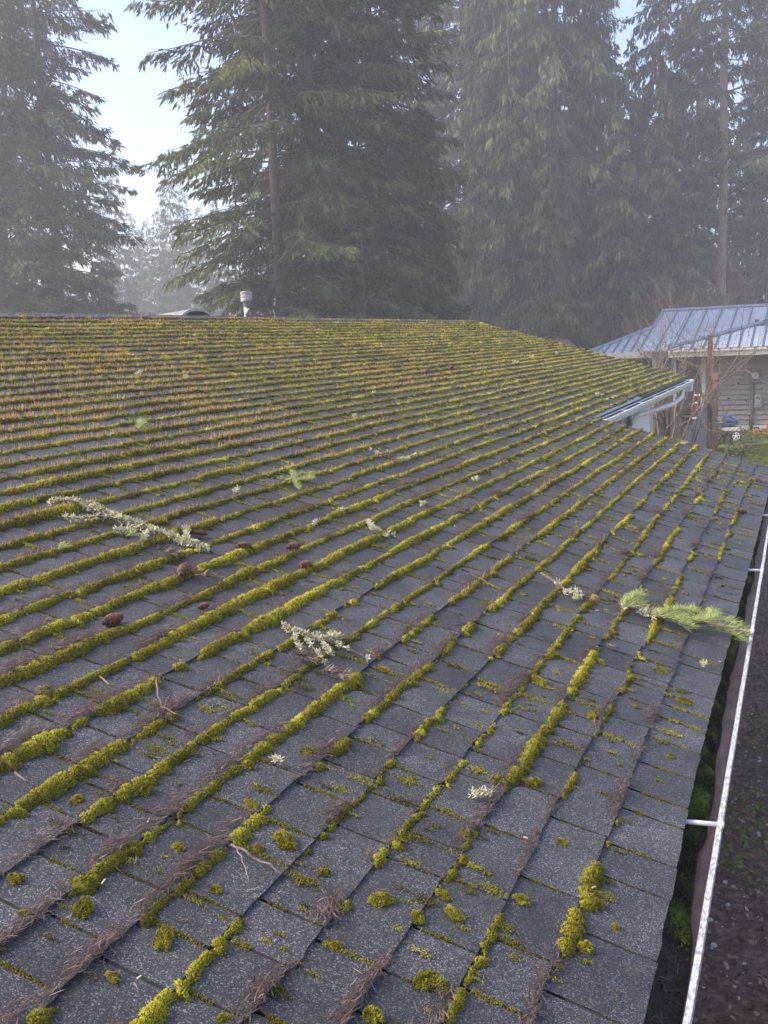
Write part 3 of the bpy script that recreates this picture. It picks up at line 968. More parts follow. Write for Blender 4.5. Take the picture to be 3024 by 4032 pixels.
# wing wall core, then lapped boards with a window between
mb = MB()
mb.box((WX - .10, (ye + YC) / 2, 1.38), (.12, YC - ye, 2.76))
mb.build('wall', M['white_siding'], house)
mb = MB()
mb.slab([(WX - .04, YC, 0), (WX - 9.5, YC, 0), (WX - 9.5, YC, 2.9), (WX - .04, YC, 2.9)], .1)
mb.build('wall', M['white_siding'], house)
WY0, WY1, WZ0, WZ1 = 15.25, 17.05, 1.20, 2.42
for i in range(13):
    z = .18 + i * .205
    if z + .2 > 2.72: break
    spans = [(ye, YC)]
    if z + .205 > WZ0 - .08 and z < WZ1 + .06: spans = [(ye, WY0 - .09), (WY1 + .09, YC)]
    for a, b in spans:
        mb = MB()
        mb.hexa([(WX - .045, a, z), (WX + .014, a, z), (WX + .014, b, z), (WX - .045, b, z), (WX - .045, a, z + .225), (WX - .012, a, z + .225), (WX - .012, b, z + .225), (WX - .045, b, z + .225)])
        mb.build('siding_board', M['white_siding'], house)
mb = MB(); mb.box((WX - .01, YC + .0, 1.36), (.10, .10, 2.72)); mb.build('corner_board', M['white_paint'], house)
mb = MB()
mb.box((WX + .005, (WY0 + WY1) / 2, (WZ0 + WZ1) / 2), (.03, WY1 - WY0, WZ1 - WZ0))
win = mb.build('window', M['glass'], house)
for c, s in (((WX + .02, WY0 - .04, (WZ0 + WZ1) / 2), (.06, .08, WZ1 - WZ0 + .16)), ((WX + .02, WY1 + .04, (WZ0 + WZ1) / 2), (.06, .08, WZ1 - WZ0 + .16)),
             ((WX + .02, (WY0 + WY1) / 2, WZ0 - .04), (.058, WY1 - WY0, .08)), ((WX + .02, (WY0 + WY1) / 2, WZ1 + .04), (.058, WY1 - WY0, .08)),
             ((WX + .024, (WY0 + WY1) / 2 + .05, (WZ0 + WZ1) / 2), (.04, .06, WZ1 - WZ0))):
    mb = MB(); mb.box(c, s); mb.build('frame', M['white_paint'], win)
# wing eave: drip edge, fascia, gutter, downspout
ex = V_WING * CP - HR * SP; ez = roofz(ex)
mb = MB()
mb.slab([(ex + .012, U_RAKE + .02, ez - .022), (ex + .012, U_FAR, ez - .022), (ex + .002, U_FAR, ez + .004), (ex + .002, U_RAKE + .02, ez + .004)], .006)
mb.hexa([(ex - .05, U_RAKE + .02, ez - .14), (ex - .03, U_RAKE + .02, ez - .14), (ex - .03, U_FAR, ez - .14), (ex - .05, U_FAR, ez - .14),
         (ex - .05, U_RAKE + .02, ez - .03), (ex - .03, U_RAKE + .02, ez - .03), (ex - .03, U_FAR, ez - .03), (ex - .05, U_FAR, ez - .03)])
mb.build('fascia', M['dark_metal'], house)
mb = MB()
mb.slab([(ex + .03, U_RAKE + .04, ez - .035), (ex + .03, U_RAKE + 3.6, ez - .028), (ex - .005, U_RAKE + 3.4, ez + .007), (ex - .02, U_RAKE + .02, ez + .007)], .004)
mb.build('drip_edge', M['grey_metal'], house)
mb = MB()
mb.slab([(ex - .04, ye, ez - .15), (ex - .04, U_FAR - .1, ez - .15), (WX - .02, U_FAR - .1, ez - .15), (WX - .02, ye, ez - .15)], .02)
mb.build('soffit', M['soffit'], house)
LX, GZ = ex + .135, ez - .058
prof = [(-.115, -.10), (-.05, -.105), (-.028, -.085), (-.012, -.055), (.0, -.030), (.004, .0), (-.006, .004), (-.012, -.001), (-.006, -.03), (-.02, -.058), (-.036, -.080), (-.055, -.096), (-.108, -.092), (-.108, .0), (-.115, .0)]
mb = MB()
vs, fs = [], []
ys2 = np.linspace(U_RAKE - .05, U_FAR + .02, 12)
K = len(prof)
for y in ys2:
    for x, z in prof: vs.append((LX + x, y, GZ + z))
for i in range(len(ys2) - 1):
    for j in range(K):
        fs.append((i * K + j, (i + 1) * K + j, (i + 1) * K + (j + 1) % K, i * K + (j + 1) % K))
fs.append(tuple((len(ys2) - 1) * K + j for j in reversed(range(K))))
mb.add(vs, fs)
g2 = mb.build('gutter', M['white_paint'], house)
tag(g2, 'white gutter with short hanger bars under the far eave')
mb = MB(); mb.box((LX - .06, (U_RAKE + U_FAR) / 2, GZ - .020), (.098, U_FAR - U_RAKE - .1, .012)); mb.build('trough', M['dark_metal'], g2)
for y in np.linspace(U_RAKE + .35, U_FAR - .9, 7):
    mb = MB(); mb.box((LX - .056, y, GZ - .003), (.115, .030, .006)); mb.build('hanger', M['white_paint'], g2)
mb = MB()
dp = [(LX - .05, 18.9, GZ - .09), (LX - .05, 18.85, GZ - .22), (LX - .16, 18.6, GZ - .33), (WX + .10, 17.4, GZ - .43), (WX + .06, 16.95, GZ - .52)]
mb.tube(dp, .042, 10)
ds = mb.build('downspout', M['white_paint'], house, smooth=True)
# rake board and boxed end at the far corner
mb = MB()
for a, b in zip(np.linspace(-6.2, V_WING + .06, 9)[:-1], np.linspace(-6.2, V_WING + .06, 9)[1:]):
    A_, B_ = RP(U_FAR + .01, a, -.045), RP(U_FAR + .01, b, -.045)
    mb.slab([tuple(A_ - np.array([0, 0, .14])), tuple(A_), tuple(B_), tuple(B_ - np.array([0, 0, .14]))], .03)
mb.build('rake_board', M['white_paint'], house)
mb = MB(); mb.box((ex - .02, U_FAR - .06, ez - .16), (.26, .20, .22)); mb.build('eave_box', M['white_paint'], house)
# near rake trim
mb = MB()
for a, b in zip(np.linspace(V_WING, V_EAVE, 6)[:-1], np.linspace(V_WING, V_EAVE, 6)[1:]):
    A_, B_ = RP(U_RAKE + .012, a, -.02), RP(U_RAKE + .012, b, -.02)
    mb.slab([tuple(A_ - np.array([0, 0, .15])), tuple(A_), tuple(B_), tuple(B_ - np.array([0, 0, .15]))], .03)
mb.build('rake_board', M['dark_metal'], house)

# roof furniture beyond the ridge
def back_slope(t, y):
    r = RP(0, V_RIDGE, 0)
    return np.array([r[0] - t * CP, y, r[2] - .02 - t * SP])
def behind_ridge(x, t):
    """point on the far slope, t metres down from the ridge, on the photo column x"""
    r = RP(0, V_RIDGE, 0); X = r[0] - t * CP
    d = ray(x, 1250)
    return back_slope(t, d[1] / d[0] * X)
p = behind_ridge(975, 1.0)
pipe_mat = noisemat('pipe_peeling', [(.40, (.035, .04, .05)), (.5, (.09, .09, .09)), (.53, (.68, .64, .60)), (.8, (.74, .70, .66))], scale=9, detail=4, rough=.6)
cap_mat = noisemat('cap_peeling', [(.36, (.10, .06, .05)), (.48, (.40, .34, .31)), (.8, (.54, .48, .45))], scale=13, detail=5, rough=.6, stretch=(.5, .5, 3))
zt = atX(967, 1178, p[0])[2]
mb = MB(); mb.tube([tuple(p - np.array([0, 0, .1])), (p[0], p[1], zt)], .046, 14)
vp = mb.build('vent_pipe', pipe_mat, house, smooth=True)
zc_ = zt - .02
mb = MB(); mb.lathe((p[0], p[1], zc_), [(.078, -.012), (.082, 0), (.082, .036), (.076, .039), (.076, .044), (.083, .047), (.083, .076), (.077, .080), (.083, .084), (.083, .118), (.074, .126), (.02, .130)], 22)
mb.build('vent_cap', cap_mat, vp)
mb = MB(); mb.lathe((p[0], p[1], zt - .10), [(.047, 0), (.052, .02), (.052, .06), (.047, .08)], 14); mb.build('collar', M['meter_grey'], vp, smooth=True)
# low arched roof vent
p = behind_ridge(690, .75)
zt = atX(700, 1219, p[0])[2]
hw = abs(atX(780, 1245, p[0])[1] - atX(618, 1245, p[0])[1]) / 2
mb = MB()
yc = (atX(780, 1245, p[0])[1] + atX(618, 1245, p[0])[1]) / 2
vent_mat = noisemat('vent_galvanised', [(.3, (.26, .22, .19)), (.6, (.42, .38, .34)), (.8, (.52, .48, .44))], scale=8, detail=6, rough=.5, metal=.3)
rows = []
for i in range(13):
    t = -1 + 2 * i / 12
    hh = zt - .25 + .25 * math.sqrt(max(0, 1 - t * t)) ** .9
    rows.append([(p[0] + .28, yc + hw * t, hh), (p[0] - .28, yc + hw * t, hh - .05), (p[0] - .28, yc + hw * t * .97, hh - .08), (p[0] + .28, yc + hw * t * .97, hh - .03)])
for a, b in zip(rows[:-1], rows[1:]): mb.hexa([a[0], b[0], b[1], a[1], a[3], b[3], b[2], a[2]][::-1])
rv = mb.build('roof_vent', vent_mat, house)
mb = MB(); mb.box((p[0], yc, zt - .36), (.5, hw * 1.7, .30)); mb.build('vent_throat', M['dark_metal'], rv)

# ------------------------------------------------------------------ ground
def gz(X, Y):
    X = np.asarray(X, float); Y = np.asarray(Y, float)
    return .82 * sstep(11, 25, Y) + .10 * (vnoise(X * .35, Y * .35, 91) - .5) * sstep(6, 14, Y) + 1.0 * sstep(34, 70, Y) * 0
def ground_sheet():
    xs = np.concatenate([np.linspace(-260, -14, 22), np.linspace(-13.5, 16, 110), np.linspace(17, 260, 22)])
    ysg = np.concatenate([np.linspace(-80, -4, 8), np.linspace(-3.5, 34, 140), np.linspace(35, 330, 30)])
    XX, YY = np.meshgrid(xs, ysg, indexing='ij')
    Z = gz(XX, YY) + .025 * (vnoise(XX * 4, YY * 4, 92) - .5) * (np.abs(YY) < 40)
    V = np.stack([XX, YY, Z], -1).reshape(-1, 3)
    idx = np.arange(V.shape[0]).reshape(XX.shape)
    A, B_, C_, D_ = idx[:-1, :-1].ravel(), idx[1:, :-1].ravel(), idx[1:, 1:].ravel(), idx[:-1, 1:].ravel()
    me = npmesh('ground', V, np.concatenate([np.stack([A, B_, C_], 1), np.stack([A, C_, D_], 1)]), smooth=True)
    mt, n, l, b = newmat('ground')
    g = n.new('ShaderNodeNewGeometry')
    sx = n.new('ShaderNodeSeparateXYZ'); l.new(g.outputs['Position'], sx.inputs[0])
    t = n.new('ShaderNodeTexNoise'); t.inputs['Scale'].default_value = 17; t.inputs['Detail'].default_value = 9; t.inputs['Roughness'].default_value = .7
    l.new(g.outputs['Position'], t.inputs['Vector'])
    soil = ramp(n, [(.3, (.040, .019, .013)), (.48, (.115, .062, .046)), (.62, (.21, .125, .095)), (.76, (.36, .25, .20))])
    l.new(t.outputs[0], soil.inputs[0])
    t2 = n.new('ShaderNodeTexNoise'); t2.inputs['Scale'].default_value = 1.3; t2.inputs['Detail'].default_value = 7; t2.inputs['Roughness'].default_value = .65
    l.new(g.outputs['Position'], t2.inputs['Vector'])
    lawn = ramp(n, [(.3, (.065, .045, .022)), (.44, (.10, .11, .025)), (.58, (.17, .19, .030)), (.75, (.24, .24, .06))])
    l.new(t2.outputs[0], lawn.inputs[0])
    ma = n.new('ShaderNodeMapRange'); ma.inputs[1].default_value = 18.5; ma.inputs[2].default_value = 21.5
    t3 = n.new('ShaderNodeMath'); t3.operation = 'MULTIPLY_ADD'; t3.inputs[1].default_value = 5.0
    l.new(t2.outputs[0], t3.inputs[0]); l.new(sx.outputs[1], t3.inputs[2])
    l.new(t3.outputs[0], ma.inputs[0])
    mx = n.new('ShaderNodeMix'); mx.data_type = 'RGBA'
    l.new(ma.outputs[0], mx.inputs[0]); l.new(soil.outputs[0], mx.inputs[6]); l.new(lawn.outputs[0], mx.inputs[7])
    l.new(mx.outputs[2], b.inputs['Base Color'])
    b.inputs['Roughness'].default_value = .95
    bp = n.new('ShaderNodeBump'); bp.inputs['Strength'].default_value = .8; bp.inputs['Distance'].default_value = .012
    l.new(t.outputs[0], bp.inputs['Height']); l.new(bp.outputs[0], b.inputs['Normal'])
    return tag(link('ground', me, mt), kind='structure')
ground_sheet()

def leaf_cloud(name, P, size, tone, mat, label, cat, up=.4, kind='stuff', parent=None, ratio=.55):
    """loose flat leaves (two triangles each, folded along the rib)"""
    n = len(P)
    d = rs.normal(0, 1, (n, 3)); d[:, 2] = d[:, 2] * .5 + up * .3; d /= np.linalg.norm(d, axis=1)[:, None]
    s_ = np.cross(d, rs.normal(0, .5, (n, 3)) + np.array([0, 0, 1.0])); s_ /= np.linalg.norm(s_, axis=1)[:, None]
    L = (size * (.6 + .8 * rs.rand(n)))[:, None] if np.ndim(size) == 0 else np.asarray(size)[:, None]
    nn = np.cross(d, s_)
    q = np.stack([P, P + d * L * .5 + s_ * L * ratio / 2 + nn * L * .08, P + d * L, P + d * L * .5 - s_ * L * ratio / 2 + nn * L * .08], 1)
    b = np.arange(n)[:, None] * 4
    me = npmesh(name, q.reshape(-1, 3), np.concatenate([b + np.array([[0, 1, 2]]), b + np.array([[0, 2, 3]])]), np.repeat(np.asarray(tone)[:, None], 4, 1).ravel())
    o = link(name, me, mat, parent)
    tag(o, label, cat, kind='stuff')
    return o

# soil litter, low creeping weeds under the eave
n = 9000
yy = 3.6 + 16 * rs.rand(n) ** 1.5; xx = -1.0 + 1.5 * rs.rand(n) - .02 * yy
leaf_cloud('soil_litter', np.stack([xx, yy, gz(xx, yy) + .012 + .03 * rs.rand(n)], 1), .045, rs.beta(1.3, 2.4, n), M['soil_leaf'], 'dead leaves and bark crumbs on the dark soil beside the gutter', 'leaf litter', up=0)
n = 2600
yy = 6.6 + 5.5 * rs.rand(n) ** 1.3; xx = -.75 + 1.1 * rs.rand(n)
k_ = vnoise(xx * 2.4, yy * 1.3, 95) > .48
xx, yy = xx[k_], yy[k_]; n = len(xx)
leaf_cloud('ground_cover', np.stack([xx, yy, gz(xx, yy) + .02 + .10 * rs.rand(n)], 1), .040, np.clip(.0 + .5 * rs.rand(n), 0, 1), M['weed'], 'low green creeping plants on the dark soil beside the gutter', 'ground cover')
n = 260
yy = 4.2 + 6 * rs.rand(n); xx = -.8 + 1.1 * rs.rand(n)
mb = MB()
for a, b in zip(xx, yy):
    r = .006 + .016 * rs.rand() ** 2.5
    mb.lathe((a, b, float(gz(a, b)) + .006), [(r * .7, -r * .4), (r, 0), (r * .6, r * .5), (r * .1, r * .62)], 6)
tag(mb.build('pebbles', noisemat('pebbles', [(.3, (.28, .25, .22)), (.7, (.58, .56, .52))], scale=9, rough=.8)), 'small pale pebbles scattered over the dark soil', 'pebbles', kind='stuff')
# dead brown stems standing in the bed
def stems(name, cx, cy, n, hgt, spread, mat, label, cat, r=.006):
    base = empty('dead_plant', (cx, cy, float(gz(cx, cy))), label, cat)
    mb = MB()
    for _ in range(n):
        a, s_ = rs.rand() * 6.28, spread * rs.rand()
        p0 = np.array([cx + .15 * rs.normal(), cy + .25 * rs.normal(), float(gz(cx, cy)) - .02])
        pts = [p0]
        d = np.array([math.cos(a) * s_, math.sin(a) * s_, 1.0]); d /= np.linalg.norm(d)
        for i in range(4):
            pts.append(pts[-1] + d * hgt / 4 * (.7 + .5 * rs.rand()))
            d = d + rs.normal(0, .18, 3) + np.array([0, 0, -.14 * i * .5]); d /= np.linalg.norm(d)
        mb.tube(pts, [r, r * .8, r * .6, r * .45, r * .3], 4, cap=False)
    mb.build('stem', mat, base)
    return base
bank = [(-.35, 13.0, 22, 1.2), (-.55, 16.2, 30, 1.3), (-.10, 8.2, 9, .8)]
for (cx, cy, n_, h_), lb in zip(bank, ('brown dead stems standing in the bed beyond the fir branch tip', 'farther tangle of brown dead stems near the lawn corner', 'short dead stems in the soil beside the middle of the gutter')):
    stems('dead_stems', cx, cy, n_, h_, .8, M['bare_red'], lb, 'dead plant')

# ------------------------------------------------------------------ lawn with weeds
n = 60000
xx = -5.5 + 9 * rs.rand(n); yy = 16.5 + 13.5 * rs.rand(n)
g_ = vnoise(xx * 1.2, yy * 1.2, 96)
k_ = (rs.rand(n) < sstep(.25, .6, g_))
xx, yy, g_ = xx[k_], yy[k_], g_[k_]; n = len(xx)
P0 = np.stack([xx, yy, gz(xx, yy)], 1)
d = rs.normal(0, .45, (n, 3)); d[:, 2] = 1
L = .05 + .10 * rs.rand(n) * g_
sd_ = np.stack([rs.normal(0, 1, n), rs.normal(0, 1, n), np.zeros(n)], 1); sd_ /= np.linalg.norm(sd_, axis=1)[:, None]
q = np.stack([P0 - sd_ * .009, P0 + sd_ * .009, P0 + d * L[:, None]], 1)
me = npmesh('grass', q.reshape(-1, 3), np.arange(3 * n).reshape(-1, 3), np.repeat(np.clip(.2 + .5 * g_ + .3 * (rs.rand(n) - .5), 0, 1)[:, None], 3, 1).ravel())
tag(link('grass', me, M['grass']), 'patchy yellow green grass of the neighbouring yard', 'grass', kind='stuff')

def ground_px(x, y):
    d = ray(x, y)
    for Y in np.arange(8, 60, .1):
        P = d * (Y / d[1]) + np.array([0, 0, ZC])
        if P[2] < float(gz(P[0], P[1])): return P
    return P
def weed(x, y, hgt, wd, nl, label):
    p = ground_px(x, y)
    e = empty('weed', tuple(p), label, 'weed', 'weeds on the neighbouring lawn')
    mb = MB(); pts = []
    for _ in range(7):
        a = rs.rand() * 6.28
        tip = p + np.array([math.cos(a) * wd * .6, math.sin(a) * wd * .6, hgt * (.5 + .6 * rs.rand())])
        midp = (p + tip) / 2 + np.array([0, 0, hgt * .2])
        mb.tube([p, midp, tip], [.006, .005, .003], 4, cap=False)
        for _ in range(nl // 7):
            t = .25 + .75 * rs.rand()
            pts.append((p * (1 - t) + tip * t) + rs.normal(0, wd * .13, 3) + np.array([0, 0, hgt * .18 * math.sin(t * 3.1)]))
    mb.build('stem', M['cane'], e)
    leaf_cloud('leaf', np.array(pts), .10, np.clip(.35 + .6 * rs.rand(len(pts)), 0, 1), M['weed'], None, None, kind=None, parent=e)
    return e
weed(2805, 1752, .62, .42, 90, 'tall pale green weed just left of the wheeled blue machine')
weed(2850, 1745, .40, .35, 60, 'leafy weed in front of the black stand of the blue machine')
weed(2760, 1770, .45, .4, 60, 'yellowish weed at the foot of the grey fabric')
weed(2880, 1798, .34, .45, 70, 'low spreading weed rising just behind the roof edge')
weed(2930, 1790, .26, .4, 50, 'small pale weed beside the rust coloured board')

# ------------------------------------------------------------------ neighbour's house
nb = empty('neighbour_house', tuple(atY(2900, 1690, 30.0)), 'taupe house with a blue green metal roof behind the mossy roof', 'house')
YW = 30.0
zb = atY(2900, 1688, YW)[2]
ztop = atY(2900, 1372, YW)[2]
xl = atY(2775, 1500, YW)[0]
xr = 7.0
mb = MB(); mb.box(((xl + xr) / 2, YW + .12, (zb + ztop) / 2 - .2), (xr - xl, .16, ztop - zb + .4)); mb.build('wall', M['tan_siding'], nb)
nbd = 15
eb = (ztop - zb - .12) / nbd
for i in range(nbd):
    z = zb + .12 + i * eb
    mb = MB()
    mb.hexa([(xl, YW - .055, z), (xr, YW - .055, z), (xr, YW + .05, z), (xl, YW + .05, z), (xl, YW + .006, z + eb * 1.06), (xr, YW + .006, z + eb * 1.06), (xr, YW + .05, z + eb * 1.06), (xl, YW + .05, z + eb * 1.06)])
    mb.build('siding_board', M['tan_siding'], nb)
mb = MB(); mb.box(((xl + xr) / 2, YW - .03, zb + .02), (xr - xl, .12, .16)); mb.build('sill_board', M['cream'], nb)
mb = MB(); mb.box((xl - .04, YW - .01, (zb + ztop) / 2), (.13, .13, ztop - zb)); mb.build('corner_board', M['cream'], nb)
# recessed left part
YL = 32.2
xl2 = -6.5; zl = atY(2650, 1395, YL)[2]
mb = MB(); mb.box(((xl2 + xl) / 2, YL + .12, (zb + zl) / 2 - .2), (xl - xl2, .16, zl - zb + .6)); mb.build('wall', M['tan_siding'], nb)
for i in range(15):
    z = zb + i * eb
    mb = MB()
    mb.hexa([(xl2, YL - .055, z), (xl, YL - .055, z), (xl, YL + .05, z), (xl2, YL + .05, z), (xl2, YL + .006, z + eb * 1.06), (xl, YL + .006, z + eb * 1.06), (xl, YL + .05, z + eb * 1.06), (xl2, YL + .05, z + eb * 1.06)])
    mb.build('siding_board', M['tan_siding'], nb)
mb = MB(); mb.box((xl - .06, (YW + YL) / 2, (zb + ztop) / 2), (.1, YL - YW - .1, ztop - zb)); mb.build('wall', M['tan_siding'], nb)
a, b = atY(2500, 1408, YL), atY(2645, 1480, YL)
mb = MB(); mb.box(((a[0] + b[0]) / 2, YL - .035, (a[2] + b[2]) / 2), (b[0] - a[0], .05, a[2] - b[2])); wn = mb.build('window', noisemat('hazy_glass', [(.3, (.14, .14, .14)), (.7, (.32, .31, .29))], scale=2, rough=.1), nb)
for cx, sx, cz, sz in (((a[0] + b[0]) / 2, b[0] - a[0] + .16, a[2] + .04, .08), ((a[0] + b[0]) / 2, b[0] - a[0] + .16, b[2] - .04, .08), (a[0] - .04, .08, (a[2] + b[2]) / 2, a[2] - b[2]), (b[0] + .04, .08, (a[2] + b[2]) / 2, a[2] - b[2]), ((a[0] + b[0]) / 2, .06, (a[2] + b[2]) / 2, a[2] - b[2])):
    mb = MB(); mb.box((cx, YL - .05, cz), (sx, .07, sz)); mb.build('frame', M['cream'], wn)
for x in (2576, 2655):
    q0 = atY(x, 1450, 30.6)
    mb = MB(); mb.box((q0[0], 30.6, (zb + ztop) / 2), (.10, .10, ztop - zb)); mb.build('porch_post', M['white_paint'], nb)
mb = MB(); p0, p1 = atY(2660, 1408, 30.4), atY(2765, 1450, 30.4); mb.tube([p0, (p0 * .5 + p1 * .5), p1], .035, 8); mb.build('drain_pipe', M['cream'], nb, smooth=True)

def panel_strip(pts_top, pts_bot, th, mat, name, seam_mat, ribs):
    for i in range(len(pts_top) - 1):
        mb = MB(); mb.slab([pts_bot[i], pts_bot[i + 1], pts_top[i + 1], pts_top[i]], th); pn = mb.build(name, mat, nb)
        if ribs:
            mb = MB()
            for j in range(1, ribs + 1):
                f = j / (ribs + 1)
                A_ = np.array(pts_top[i]) * (1 - f) + np.array(pts_top[i + 1]) * f; B_ = np.array(pts_bot[i]) * (1 - f) + np.array(pts_bot[i + 1]) * f
                mb.tube([A_ + np.array([0, 0, .004]), B_ + np.array([0, 0, .004])], .012, 4)
            mb.build('rib', mat, pn)
        mb = MB()
        mb.tube([np.array(pts_top[i]) + np.array([0, 0, .012]), np.array(pts_bot[i]) + np.array([0, 0, .012])], .026, 5)
        mb.build('seam', seam_mat, pn)
# upper roof: panels from ridge to eave
zr_ = atY(2612, 1228, 35.0)
RZ, RY = zr_[2], 35.0
EZ, EY = atY(2640, 1380, 29.9)[2] + .03, 29.8
# standing seams run down the slope (along Y) from ridge to eave
tops, bots = [], []
x0 = zr_[0]
for i in range(15):
    x = x0 + i * .46
    tops.append(np.array([x, RY, RZ])); bots.append(np.array([x, EY, EZ]))
panel_strip(tops, bots, .04, M['blue_roof'], 'roof_panel', M['blue_seam'], 4)
mb = MB(); mb.tube([(x0 - .05, RY, RZ + .03), (x0 + 7, RY, RZ + .03)], .07, 8); mb.build('ridge_cap', M['grey_metal'], nb)
# the back side and the lower wing to the left with its raked edge
mb = MB(); mb.slab([(x0, RY + .02, RZ - .03), (x0 + 7, RY + .02, RZ - .03), (x0 + 7, RY + 5, EZ), (x0, RY + 5, EZ)], .04); mb.build('roof_panel', M['blue_roof'], nb)
kx = atY(2555, 1305, 32.6)
f_ = (32.6 - EY) / (RY - EY)
kn = np.array([x0 - .02, EY + f_ * (RY - EY), EZ + f_ * (RZ - EZ)])
lowl = atY(2322, 1388, 31.0)
n_ = 6
tops = [kn * (1 - i / n_) + lowl * (i / n_) for i in range(n_, -1, -1)]
bots = [np.array([t_[0], 30.2, EZ - .02 - .02 * i]) for i, t_ in enumerate(tops[::-1])][::-1]
panel_strip(tops, bots, .04, M['blue_roof'], 'roof_panel', M['blue_seam'], 3)
mb = MB(); mb.tube([kn + np.array([0, 0, .03]), lowl + np.array([0, 0, .03])], .06, 8); mb.tube([kn + np.array([0, 0, .03]), np.array([x0, RY, RZ + .03])], .06, 8); mb.build('rake_trim', M['grey_metal'], nb)
mb = MB(); mb.slab([kn, lowl, (lowl[0], 34.5, lowl[2] - .4), (kn[0], 36, kn[2] - .6)], .04); mb.build('roof_panel', M['blue_roof'], nb)
# fascias
def fascia(pa, pb, mat, th=.05, hh=.17, name='fascia'):
    mb = MB(); pa, pb = np.array(pa), np.array(pb)
    mb.hexa([pa + (0, 0, -hh), pb + (0, 0, -hh), pb + (0, th, -hh), pa + (0, th, -hh), pa, pb, pb + (0, th, 0), pa + (0, th, 0)])
    return mb.build(name, mat, nb)
fascia((lowl[0], 30.15, EZ - .05), (atY(2650, 1385, 30)[0], 30.15, EZ - .03), M['cream'])
# front roof, lower, hipped to the left
FY = 28.9
fl, fr = atY(2632, 1389, FY), atY(3024, 1362, FY)
fz = (fl[2] + fr[2]) / 2
apex = atY(3003, 1281, 31.4)
xs_ = np.arange(fl[0], 7.0, .30)
slope = (apex[2] - fz) / (apex[0] - fl[0])
tops, bots = [], []
for x in xs_:
    f_ = min(1.0, max(.02, (x - fl[0]) / (apex[0] - fl[0])))
    tops.append(np.array([x, FY + .03 + (31.4 - FY) * f_, fz + .05 + (apex[2] - fz) * f_])); bots.append(np.array([x, FY, fz + .04]))
panel_strip(tops, bots, .035, M['blue_roof'], 'roof_panel', M['blue_seam'], 1)
mb = MB(); mb.tube([tops[0] + (0, 0, .05), apex + (0, 0, .09)], .055, 8); mb.build('hip_cap', M['grey_metal'], nb)
mb = MB(); mb.slab([apex + (-.35, -.25, -.02), apex + (2.5, -.32, .25), apex + (2.5, .2, .45), apex + (0, .3, .16)], .04); mb.build('cap_flashing', M['green_metal'], nb)
pp = atY(2980, 1270, 32.5)
mb = MB(); mb.tube([pp + (0, 0, -.25), pp + (0, 0, .09)], .055, 10); mb.build('flue', M['rust'], nb)
fascia((fl[0], FY - .06, fz + .02), (7.0, FY - .06, fz + .02), M['cream'], hh=.19)
mb = MB(); mb.box(((fl[0] + 7) / 2, FY - .10, fz + .0), (7 - fl[0], .08, .07)); mb.build('gutter', M['cream'], nb)
mb = MB(); mb.box(((fl[0] + 7) / 2, (FY + YW) / 2, fz - .17), (7 - fl[0], YW - FY - .05, .02)); mb.build('soffit', M['soffit'], nb)
mb = MB(); mb.box(((lowl[0] + fl[0]) / 2 + .2, 31.2, EZ - .22), (fl[0] - lowl[0] + .4, 2.0, .02)); mb.build('soffit', M['soffit'], nb)
# string of small coloured bulbs
sl = empty('string_lights', (fl[0], FY - .16, fz), 'string of small coloured bulbs along the cream gutter edge', 'string lights')
mb = MB(); mb.tube([(x, FY - .15, fz + .045 - .012 * abs(math.sin(x * 5))) for x in np.arange(fl[0], 5, .12)], .005, 4); mb.build('cable', M['black'], sl)
cols = [M['red_paint'], M['white_paint'], M['green_metal'], M['orange'], M['blue_plastic']]
for i, x in enumerate(np.arange(fl[0] + .1, 4, .30)):
    mb = MB(); mb.lathe((x, FY - .155, fz + .03), [(.01, .03), (.022, .01), (.022, -.015), (.004, -.04)], 6); mb.build('bulb', cols[i % 5], sl)
# meter, conduit, boxes
a, b = atY(2953, 1455, YW), atY(2996, 1503, YW)
mt_ = empty('electric_meter', tuple((a + b) / 2), 'square grey electric meter with a round glass dial on the taupe wall', 'meter')
mb = MB(); mb.box(((a[0] + b[0]) / 2, YW - .10, (a[2] + b[2]) / 2), (b[0] - a[0], .14, a[2] - b[2])); mb.build('box', M['meter_grey'], mt_, bevel=.012)
c_ = atY(2974, 1479, YW - .17)
mb = MB(); mb.lathe(tuple(c_), [(.092, -.02), (.092, .03), (.085, .045), (.07, .055), (.01, .06)], 20, axis=(0, -1, 0)); mb.build('dial', M['wheel_white'], mt_, smooth=True)
mb = MB(); mb.box((c_[0], YW - .236, c_[2] + .02), (.085, .006, .020)); mb.box((c_[0], YW - .236, c_[2] - .03), (.05, .006, .010)); mb.build('display', M['black'], mt_)
p0, p1 = atY(2964, 1503, YW - .08), atY(2958, 1692, YW - .08)
mb = MB(); mb.tube([p0, p1], .045, 10); mb.build('conduit', M['meter_grey'], mt_, smooth=True)
a, b = atY(2972, 1551, YW), atY(3000, 1603, YW)
ub = empty('utility_box', tuple((a + b) / 2), 'pale grey upright utility box on the taupe wall right of the conduit', 'utility box')
mb = MB(); mb.box(((a[0] + b[0]) / 2, YW - .09, (a[2] + b[2]) / 2), (b[0] - a[0], .13, a[2] - b[2])); mb.build('case', M['pale_grey'], ub, bevel=.015)
mb = MB(); mb.box(((a[0] + b[0]) / 2, YW - .16, (a[2] + b[2]) / 2 + .02), (b[0] - a[0] - .04, .03, (a[2] - b[2]) * .82)); mb.build('lid', M['pale_grey'], ub, bevel=.01)
c_ = atY(2949, 1628, YW - .06)
sb = empty('outlet_box', tuple(c_), 'small flat outlet cover left of the conduit on the taupe wall', 'outlet')
mb = MB(); mb.box(tuple(c_), (.13, .10, .05)); mb.build('cover', M['pale_grey'], sb)
mb = MB(); mb.tube([c_ + (.02, -.02, -.02), c_ + (.01, -.03, -.3), c_ + (.05, -.02, -.52)], .010, 5); mb.build('cable', M['black'], sb)

